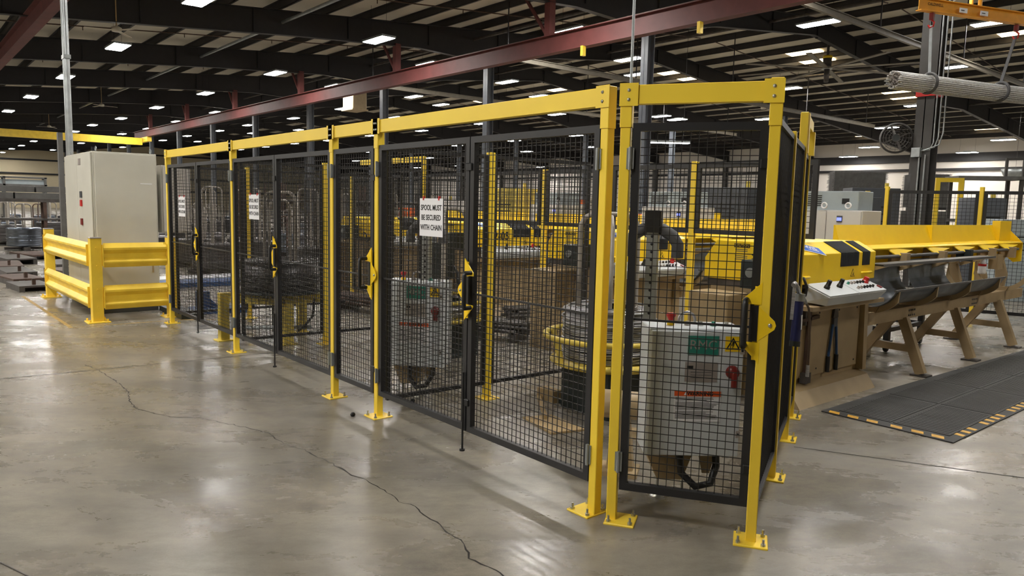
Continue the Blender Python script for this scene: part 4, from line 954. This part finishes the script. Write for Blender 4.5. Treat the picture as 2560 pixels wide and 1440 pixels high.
MB().tube([c0+Vector((0, 0, .08))-dL*.09, c0+Vector((0, 0, .22))-dL*.09, c0+Vector((0, 0, .3)), c0+Vector((0, 0, .22))+dL*.09, c0+Vector((0, 0, .08))+dL*.09], .03, 8).build('lifting_bail', ORAB, lift)
ch = MB(); ch.tube([c0+Vector((0, 0, .3)), c0+Vector((0, 0, 2.7))], .012, 6); ch.build('hoist_chain', RAW, lift)
for k, (bp, lp) in enumerate(((Vector((-4.77, 12.15, 3.57)), LA.lerp(LB, .12)), (Vector((-4.29, 13.67, 3.57)), LA.lerp(LB, .9)))):
    hk = thing('shackle_hook', 'red hook with shackle under the lifting beam, %s end' % ('left' if k == 0 else 'right'), 'hook', lp-Vector((0, 0, .1)), 0, 'red hooks under the lifting beam')
    MB().cbox(-.03, -.03, -.1, .03, .03, 0).build('swivel', DRED, hk); MB().tube([(0, 0, -.1), (.04, 0, -.14), (.03, 0, -.2), (-.02, 0, -.21), (-.04, 0, -.17)], .014, 8).build('hook', RED, hk)
    s_ = thing('lifting_sling', '%s pale lifting sling around the wire bundle' % ('left' if k == 0 else 'right'), 'sling', (0, 0, 0), 0, 'slings holding the wire bundle')
    top = lp-Vector((0, 0, .28))
    MB().bar(top, bp+Vector((0, 0, .135))+sB*.0, .05, .01, up=tuple(dB)).build('strap', GALV if k == 0 else CHK, s_)
    MB().tube([bp+sB*math.cos(a)*.145+uB*math.sin(a)*.145 for a in [2*PI*i/24 for i in range(24)]], .022, 8, closed=True).build('loop', CHK, s_)
# ---- fans
t = thing('ceiling_fan', 'large ceiling fan with long grey blades and yellow banded motor', 'fan', (-15.3, 29.1, 7.28), .3)
MB().lathe([(0, .0), (.2, .0), (.22, .05), (.2, .1), (0, .1)], n=20).build('hub', GALV, t)
MB().lathe([(0, .1), (.16, .1), (.17, .5), (0, .5)], n=20).build('motor', RAW, t); MB().lathe([(.172, .42), (.18, .42), (.18, .52), (.172, .52)], n=20).build('yellow_band', YELM, t)
MB().cyl((0, 0, .5), (0, 0, 1.3), .05).build('drop_rod', RAW, t); MB().lathe([(0, -.5), (.09, -.5), (.11, 0), (0, 0)], n=16).build('lower_tube', RAW, t)
for k in range(8):
    a = 2*PI*k/8; d = Vector((math.cos(a), math.sin(a), 0)); MB().bar(d*.2+Vector((0, 0, .03)), d*3.5+Vector((0, 0, .0)), .2, .03).build('blade', TRK, t)
cf = None
for i, (x, y, z) in enumerate(((-22.4, 5.0, 5.95), (-45.0, 9.2, 6.35), (-60, 9, 6.2), (-22.0, 35.5, 6.9))):
    lb = 'small ceiling fan with thin blades, %s from the camera' % ordn[i]
    if cf is None:
        cf = thing('small_ceiling_fan', lb, 'fan', (x, y, z), .4, 'small ceiling fans'); MB().lathe([(0, 0), (.12, 0), (.13, .1), (.05, .14), (0, .14)], n=16).build('motor', INSUL, cf)
        MB().cyl((0, 0, .1), (0, 0, 1.0), .015).build('drop_rod', CRD, cf)
        for k in range(3): 
            d = Vector((math.cos(k*2.09), math.sin(k*2.09), 0)); MB().bar(d*.1+Vector((0, 0, .03)), d*.75+Vector((0, 0, .01)), .12, .008).build('blade', INSUL, cf)
    else: dup(cf, (x, y, z), .4+i, lb)
t = thing('drum_fan', 'round dark caged fan mounted left of the charcoal column', 'fan', (-7.38, 17.3, 3.28), .38)
MB().lathe([(.3, -.09), (.33, -.06), (.34, 0), (.33, .06), (.3, .09)], n=32, axis='y').build('rim', COLB, t)
g = MB()
for r in (.08, .14, .2, .26): g.tube([(r*math.cos(a), -.09, r*math.sin(a)) for a in [2*PI*k/24 for k in range(24)]], .005, 5, closed=True)
for k in range(16): a = 2*PI*k/16; g.bar((.05*math.cos(a), -.09, .05*math.sin(a)), (.31*math.cos(a), -.09, .31*math.sin(a)), .006)
g.build('cage', COLB, t); MB().cyl((0, -.06, 0), (0, .12, 0), .08).build('motor', NEAR, t)
for k in range(4): a = k*PI/2+.4; MB().bar((.06*math.cos(a), 0, .06*math.sin(a)), (.28*math.cos(a), .03, .28*math.sin(a)), .14, .01).build('blade', RAW, t)
MB().bar((.3, .05, 0), (.42, .1, 0), .06).build('bracket', RAW, t)

# ---- rear black fence on the right
rp = [(-5.36, 12.4), (-4.13, 12.8), (-2.85, 13.2), (-1.5, 13.6)]
for i, (x, y) in enumerate(rp):
    ipost(x, y, 2.04, 'yellow post of the rear black fence, %s from left behind the hopper' % ordn[i])
for i in range(3): panel(rp[i], rp[i+1], .12, 1.98, 'black mesh panel of the rear fence, %s from left behind the hopper' % ordn[i], f=.05, sp=.055)
t = thing('portal_frame', 'yellow gate frame standing above the rear black fence', 'frame', (-7.3, 19.6, 0), .55)
MB().box(-.05, -.05, 0, .05, .05, 2.5).build('leg', YEL, t); MB().box(.45, -.05, 0, .55, .05, 2.5).build('leg', YEL, t); MB().box(.05, -.05, 2.4, .45, .05, 2.5).build('lintel', YEL, t)
# ---- presses and stacks behind the right side
def press(x, y, w_, d_, h_, rz, m, lb, grp='charcoal machines at the back'):
    t = thing('press_machine', lb, 'machine', (x, y, 0), rz, grp)
    MB().cbox(-w_/2, -d_/2, 0, w_/2, d_/2, h_*.55, .01).build('lower_housing', m, t); MB().cbox(-w_/2+.08, -d_/2+.06, h_*.55, w_/2-.05, d_/2-.06, h_, .01).build('upper_housing', m, t)
    MB().cbox(-w_*.35, -d_/2-.02, h_*.12, w_*.1, -d_/2-.001, h_*.48, .004).build('door', m, t)
    MB().box(w_*.2, -d_/2-.02, h_*.34, w_*.4, -d_/2-.001, h_*.46).build('control_panel', SILV, t)
    for i in range(3): MB().box(-w_*.3, -d_/2+.05, h_*(.62+.08*i), w_*.3, -d_/2+.058, h_*(.635+.08*i)).build('slot', INK, t)
    MB().cyl((w_*.3, 0, h_), (w_*.3, 0, h_+.14), .05).build('beacon', YELP, t)
    return t
press(-8.9, 19.6, 1.3, .9, 2.25, .75, DGREY, 'tall charcoal press left of the charcoal column')
press(-7.75, 16.2, 1.1, .8, 1.95, .8, DGREY, 'charcoal press directly behind the rear black fence')
press(-6.0, 18.6, .8, .8, 2.0, .8, COLG, 'slate grey cabinet behind the rear black fence')
press(-4.6, 17.0, 1.6, .8, 1.55, .8, ACG, 'pale grey machine behind the right rear fence panel')
t = thing('storage_rack', 'dark open rack with a flat top deck behind the rear fence', 'rack', (-9.0, 26.0, 0), .7)
for x in (0, 1.7): 
    for y in (0, .9): MB().box(x, y, 0, x+.1, y+.1, 2.75).build('rack_post', COLB, t)
MB().box(-.1, -.05, 2.75, 1.9, 1.05, 2.85).build('deck', GREYB, t); MB().box(0, 0, 1.4, 1.8, 1, 1.5).build('shelf', COLB, t)
MB().bar((1.3, .1, 2.85), (1.3, .1, 3.4), .07).bar((1.8, .1, 2.85), (1.8, .1, 3.4), .07).bar((1.27, .1, 3.38), (1.83, .1, 3.4), .07).build('guard_frame', COLB, t)
t = thing('dome_mirror', 'half dome mirror hanging before the white back wall', 'mirror', (-12.2, 42, 3.9), 0)
MB().lathe([(.0, -.55), (.25, -.5), (.5, -.3), (.62, 0), (.6, 0), (.48, -.28), (0, -.53)], n=28).build('dome', GALV, t); MB().bar((0, 0, 0), (0, 0, 3.2), .01).build('cable', RAW, t)
def meshstack(x, y, w_, d_, z0, z1, rz, lb, grp='stacks of welded mesh sheets'):
    t = thing('mesh_stack', lb, 'mesh stack', (x, y, z0), rz, grp); mb = MB(); n = int((z1-z0)/.035)
    for i in range(n):
        z = .035*i; j = random.uniform(-.03, .03)
        mb.box(-w_/2+j, -d_/2, z, w_/2+j, -d_/2+.012, z+.012); mb.box(-w_/2+j, d_/2-.012, z, w_/2+j, d_/2, z+.012); mb.box(w_/2+j-.012, -d_/2, z, w_/2+j, d_/2, z+.012); mb.box(-w_/2+j, -d_/2, z, -w_/2+j+.012, d_/2, z+.012)
        k = 0
        while -w_/2+.12*k < w_/2: xx = -w_/2+.12*k+j; mb.box(xx, -d_/2-.008, z, xx+.012, -d_/2+.004, z+.025); k += 1
    mb.box(-w_/2+.06, -d_/2+.06, 0, w_/2-.06, d_/2-.06, z1-z0-.03); mb.build('sheets', GREYB, t)
    MB().box(-w_/2, -d_/2, -.1, w_/2, -d_/2+.1, 0).build('batten', INK, t); return t
meshstack(-14.3, 30.2, 2.0, 1.2, 1.9, 3.3, .65, 'upper stack of welded wire mesh by the back wall, left one')
meshstack(-12.2, 31.6, 1.4, 1.2, 1.9, 3.2, .65, 'upper stack of welded wire mesh by the back wall, right one')
meshstack(-14.3, 30.2, 2.2, 1.3, .1, 1.78, .65, 'lower stack of welded wire mesh by the back wall, left one')
meshstack(-12.2, 31.6, 1.5, 1.2, .1, 1.78, .65, 'lower stack of welded wire mesh by the back wall, right one')
o = thing('robot_arm', 'small yellow robot arm on top of a grey housing behind the cabinets', 'robot', (-6.9, 13.2, 0), .4)
MB().cbox(-.4, -.3, 0, .4, .3, 1.62).build('base_housing', ACG, o); MB().bar((-.35, 0, 1.7), (.1, 0, 1.78), .12).build('arm', YELP, o); MB().bar((.1, 0, 1.7), (.25, 0, 1.92), .12).build('wrist', YELP, o)
# ---- background machines seen through the mesh
rnd = random.Random(11)
BGK = [('orange', ORAM), ('grey', ACG), ('charcoal', DGREY), ('yellow', YELP), ('brown', RUSTY), ('pale', CABG), ('dark', NEAR)]
spots = [(-9.6, 14.2), (-12.3, 14.3), (-12.8, 16.9), (-15.6, 13.2), (-16.0, 16.6), (-18.4, 14.0), (-13.0, 19.4), (-16.4, 20.6), (-19.6, 18.6), (-24.6, 17.0), (-20.4, 22.6), (-25.0, 21.0), (-17.4, 25.6), (-23.0, 27.0), (-28.0, 24.6), (-31.5, 20.6), (-34.0, 26.2), (-27.2, 31.4), (-20.6, 31.6), (-33.4, 33.2), (-40.5, 28.4), (-46, 23), (-38, 36), (-26, 38), (-11.4, 22.4), (-13.4, 25.4)]
nm = {}
for i, (x, y) in enumerate(spots):
    kn, m = BGK[(i*5+2) % 7]
    nm[kn] = nm.get(kn, 0)+1
    press(x, y, rnd.uniform(1.2, 2.6), rnd.uniform(.8, 1.3), rnd.uniform(1.3, 2.15), rnd.choice((0, .2, 1.3, 0)), m, '%s background machine, %s of its colour counting back from the cells' % (kn, ordn[nm[kn]-1]), 'background machines beyond the cells')
# long racks with steel bars further back
def barrack(x, y, L, h, rz, lb, m=RUSTY):
    t = thing('bar_rack', lb, 'rack', (x, y, 0), rz, 'racks of steel bars'); n = 4
    for k in range(n):
        xx = L*k/(n-1); MB().box(xx-.05, -.05, 0, xx+.05, .05, h).build('rack_post', m, t)
        for z in (.5, 1.0, 1.5):
            if z < h: MB().bar((xx, 0, z), (xx, -.7, z+.03), .07).build('arm', m, t)
    for j, z in enumerate((.55, 1.05, 1.55)):
        if z < h:
            mb = MB()
            for k in range(7): mb.tube([(-.3, -.12-.08*k, z+.05), (L+.3, -.12-.08*k, z+.05)], .035, 6)
            mb.build('bars', GREYB if j % 2 else RAW, t)
    return t
barrack(-26, 9.5, 5, 2.2, PI/2+.05, 'brown bar rack behind the leftmost gates'); barrack(-33, 12, 6, 2.4, PI/2, 'brown bar rack further behind the leftmost gates'); barrack(-19, 9.0, 3.5, 1.9, PI/2+.1, 'grey bar rack behind the middle gates', RAW)
barrack(-31.5, 23, 3.5, 2.4, .1, 'grey bar rack in the middle distance', RAW); barrack(-40, 16, 6, 2.5, PI/2, 'bar rack in the far distance left of the cells')
barrack(-17, 9.2, 3, 1.2, 0, 'low bar rack directly behind the large coil cell', RAW)
# ---- spool carriers with coils in the yard at left and behind the cells
def carrier(lb, h=1.33, m=DSTEEL, seed=1):
    t = thing('spool_carrier', lb, 'spool carrier', (0, 0, 0), 0, 'coil carriers in the yard')
    for k in range(2):
        mb = MB(); hoop(mb, 0, .2, .1, h, .02); mb.xf(Matrix.Rotation(PI/2*k, 4, 'Z')); mb.build('hoop', TUBE, t)
    MB().cbox(-.5, -.08, 0, .5, .08, .1).build('skid_foot', RAW, t); MB().cbox(-.08, -.5, .02, .08, .5, .09).build('skid_foot', RAW, t)
    r = random.Random(seed); pr = []; z = .14
    while z < .62: pr += [(.43+r.uniform(-.012, .012), z), (.45+r.uniform(-.01, .01), z+.012)]; z += .026
    MB().lathe([(.22, .12), (.42, .12)]+pr+[(.4, .655), (.26, .66), (.22, .64)], n=28).build('wire_windings', m, t)
    return t
cA = carrier('coil carrier with shiny wire coil, nearest in the yard left of the big cabinet', m=mat('blue_grey_wire', srgb(120, 128, 142), .28, metal=.85, var=.4, scale=5, stretch=(1, 1, 12))); cA.location = (-25.6, 3.1, 0)
cB = carrier('coil carrier with dark wire coil, second in the yard left', 1.35, DSTEEL, 2); cB.location = (-28.3, 3.0, 0)
cT = carrier('tall hoop carrier with dark coil right behind the left end of the cells', 1.85, DSTEEL, 5); cT.location = (-13.4, 7.0, 0)
cE = thing('spool_carrier', 'empty hoop carrier standing in the yard behind the big cabinet', 'spool carrier', (-23.5, 4.2, 0), .3, 'coil carriers in the yard')
for k in range(2):
    mb = MB(); hoop(mb, 0, .22, .08, 1.25, .02); mb.xf(Matrix.Rotation(PI/2*k, 4, 'Z')); mb.build('hoop', RUSTY, cE)
MB().cbox(-.5, -.08, 0, .5, .08, .08).build('skid_foot', RAW, cE)
def blocked(x, y):
    for ox, oy in ((0, 0), (-2.35, .24), (-5.3, .7), (-8.4, .7)):
        if -4.7+ox < x < -2.4+ox and 4.8+oy < y < 13.2+oy: return True
    for a, b, c, d in ((-37.5, -1, -34.5, 7), (-28, 8.6, -24.5, 15.5), (-35, 11, -32, 19), (-42, 15, -39, 23), (-20.6, 8, -18, 13.4), (-18, 7.2, -13.6, 9.9), (-31.5, 18, -22.5, 21)):
        if a < x < c and b < y < d: return True
    return any(math.dist((x, y), (RX[k], 17.6)) < .9 for k in range(14))
yard = []
for j in range(5):
    for i in range(9):
        x = -29.5-3.0*j-rnd.uniform(-.5, .5)-(1.4 if i < 3 else 0); y = 3.1+1.25*i+.42*j+rnd.uniform(-.2, .2)
        yard.append((x, y))
for j in range(5):
    for i in range(5):
        yard.append((-14.6-1.9*j-rnd.uniform(0, .5), 7.4+1.15*i+.5*j+rnd.uniform(-.2, .2)))
yard += [(-14.6, 6.75), (-11.6, 6.9), (-12.5, 7.9), (-11.9, 9.3), (-16.4, 5.4), (-18.2, 5.6), (-19.9, 5.2), (-21.8, 5.6), (-15.9, 6.9), (-17.2, 6.6), (-18.5, 6.9), (-20.0, 6.4), (-21.6, 7.0), (-23.2, 6.6), (-12.9, 10.9), (-13.2, 12.4), (-7.3, 9.2), (-7.2, 10.8), (-10.2, 10.8)]
for i, (x, y) in enumerate(yard):
    if blocked(x, y) or any(math.dist((x, y), s) < 1.9 for s in spots) or (-27 < x < -24.4 and y > 8.8) or (-19.8 < x < -18 and y > 8.4): continue
    src = (cA, cB, cE, cB)[i % 4] if i < 45 or i % 3 == 0 else cT
    kind_ = 'tall hoops' if src is cT else ('shiny coil', 'dark coil', 'no coil', 'dark coil')[i % 4]
    if i < 45: lb = 'hoop carrier with %s in the left yard, row %s, %s from the aisle' % (kind_, ordn[i//9], ordn[i % 9])
    else: lb = 'hoop carrier with %s behind the cells, row %s, %s from the fence' % (kind_, ordn[(i-45)//5], ordn[(i-45) % 5])
    dup(src, (x, y, 0), rnd.uniform(0, 1.5), lb)
# stacked grey beams at far left
for r_ in range(2):
    for k in range(5):
        o = MB().cbox(-.22, 0, 0, .22, 1.28, .165, .008).build('grey_steel_pack', GREYB, loc=(-24.4-(.06 if r_ else 0), -1.2+1.32*k+.5*r_, 1.49+.18*r_))
        tag(o, 'grey steel pack on the %s course of the stack at far left, %s from left' % ('upper' if r_ else 'lower', ordn[k]), 'steel pack', 'grey steel packs stacked at the far left')
t = thing('pack_rack', 'dark rack carrying the grey steel packs at far left', 'rack', (-24.4, -1.2, 0))
for y in (.1, 1.5, 3.0, 4.6, 6.2): MB().box(-.25, y, 0, -.15, y+.08, 1.4).build('rack_post', RUSTY, t); MB().box(.15, y, 0, .25, y+.08, 1.4).build('rack_post', RUSTY, t)
MB().box(-.28, -.2, 1.4, .28, 7.0, 1.49).build('deck', RAW, t); MB().box(-.28, -.2, .9, .28, 7, .96).build('shelf', RAW, t)
t = thing('bar_rack', 'tall open rack beyond the grey packs at far left', 'rack', (-36, -.5, 0))
for y in (0, 1.4, 2.8, 4.2, 5.6): MB().box(-.3, y, 0, -.2, y+.08, 2.3).build('rack_post', GREYB, t); MB().box(.2, y, 0, .3, y+.08, 2.3).build('rack_post', GREYB, t)
for z in (1.5, 1.95, 2.25): MB().box(-.3, 0, z, .3, 5.7, z+.06).build('shelf', GREYB, t)
MB().box(-.2, 3.1, 2.01, .2, 5.6, 2.2).build('pale_stock', ACG, t)
# bundles of bars on the floor between the machines
for i, (x, y, L, rz) in enumerate(((-6.95, 7.2, .9, 1.5), (-7.6, 6.9, 1.0, 1.4), (-7.75, 10.2, .9, .1), (-9.85, 7.9, 1.2, 1.4), (-10.3, 6.75, 1.0, .3), (-6.9, 5.6, .8, .5), (-9.7, 5.4, 1.2, .2))):
    t = thing('bar_bundle', 'dark bundle of steel bars on blocks between the machines, %s from the nearest' % ordn[i], 'bar bundle', (x, y, 0), rz, 'bar bundles between the machines')
    for sx in (-.35, .35): MB().box(sx*L-.05, -.2, 0, sx*L+.05, .2, .1).build('block', RAW, t)
    mb = MB()
    for r in range(3):
        for k in range(7-r): mb.tube([(-L/2+random.uniform(-.08, .08), -.18+.05*k+.025*r, .125+.045*r), (L/2+random.uniform(-.08, .08), -.18+.05*k+.025*r, .125+.045*r)], .024, 6)
    mb.build('bars', RAW if i % 2 else RUSTY, t)
# flat plates and pallets on the floor at left
for i, (x, y, L, wd, z, rz) in enumerate(((-14.95, 1.85, .9, .5, .1, .1), (-16.1, 1.85, 1.1, .5, .12, .15), (-17.6, 1.95, 1.4, .5, .12, .05), (-19.2, 2.0, 1.5, .5, .12, -.06), (-21.0, 2.3, 1.6, .6, .14, .1), (-17.1, 2.9, 1.5, .6, .12, .2), (-19.3, 3.1, 1.6, .6, .12, 0), (-22.4, 3.0, 1.6, .8, .12, .2))):
    t = thing('steel_pallet', 'low dark steel pallet on the floor left of the guard rail, %s from it' % ordn[i], 'pallet', (x, y, 0), rz, 'low steel pallets on the floor')
    MB().box(-L/2, -wd/2, z-.03, L/2, wd/2, z).build('deck_plate', RUSTY if i % 2 else RAW, t)
    for yy in (-wd/2, wd/2-.08): MB().box(-L/2, yy, 0, L/2, yy+.08, z-.03).build('runner', RAW, t)
    MB().bar((L*.3, 0, z), (L*.3, 0, z+.1), .05).build('stub_post', RUSTY, t)
t = thing('hoop_stand', 'low rusty hoop stand on the floor at far left', 'stand', (-21.9, 1.7, 0), .2); mb = MB(); hoop(mb, 0, .28, .02, .42, .02); mb.build('hoop', RUSTY, t); MB().box(-.3, -.2, 0, .3, .2, .04).build('base', RAW, t)
# floor litter
o = MB().tube([(-3.78, .31, .004), (-3.45, .43, .004), (-3.2, .5, .004)], .003, 6).build('wire_offcut', RAW); tag(o, 'thin wire offcut lying on the floor at lower left', 'wire')
for i, (x, y) in enumerate(((-4.92, 2.62), (-3.35, 3.55), (-5.0, 3.2))):
    o = MB().lathe([(0, .03), (.012, .028), (.02, .015), (.014, 0), (0, 0)], n=10).build('rubber_stop', PLA, loc=(x, y, 0)); tag(o, 'small black rubber piece on the floor, %s' % ('beside the post right of the narrow gate', 'right of the inner yellow post', 'behind the narrow gate')[i], 'debris')
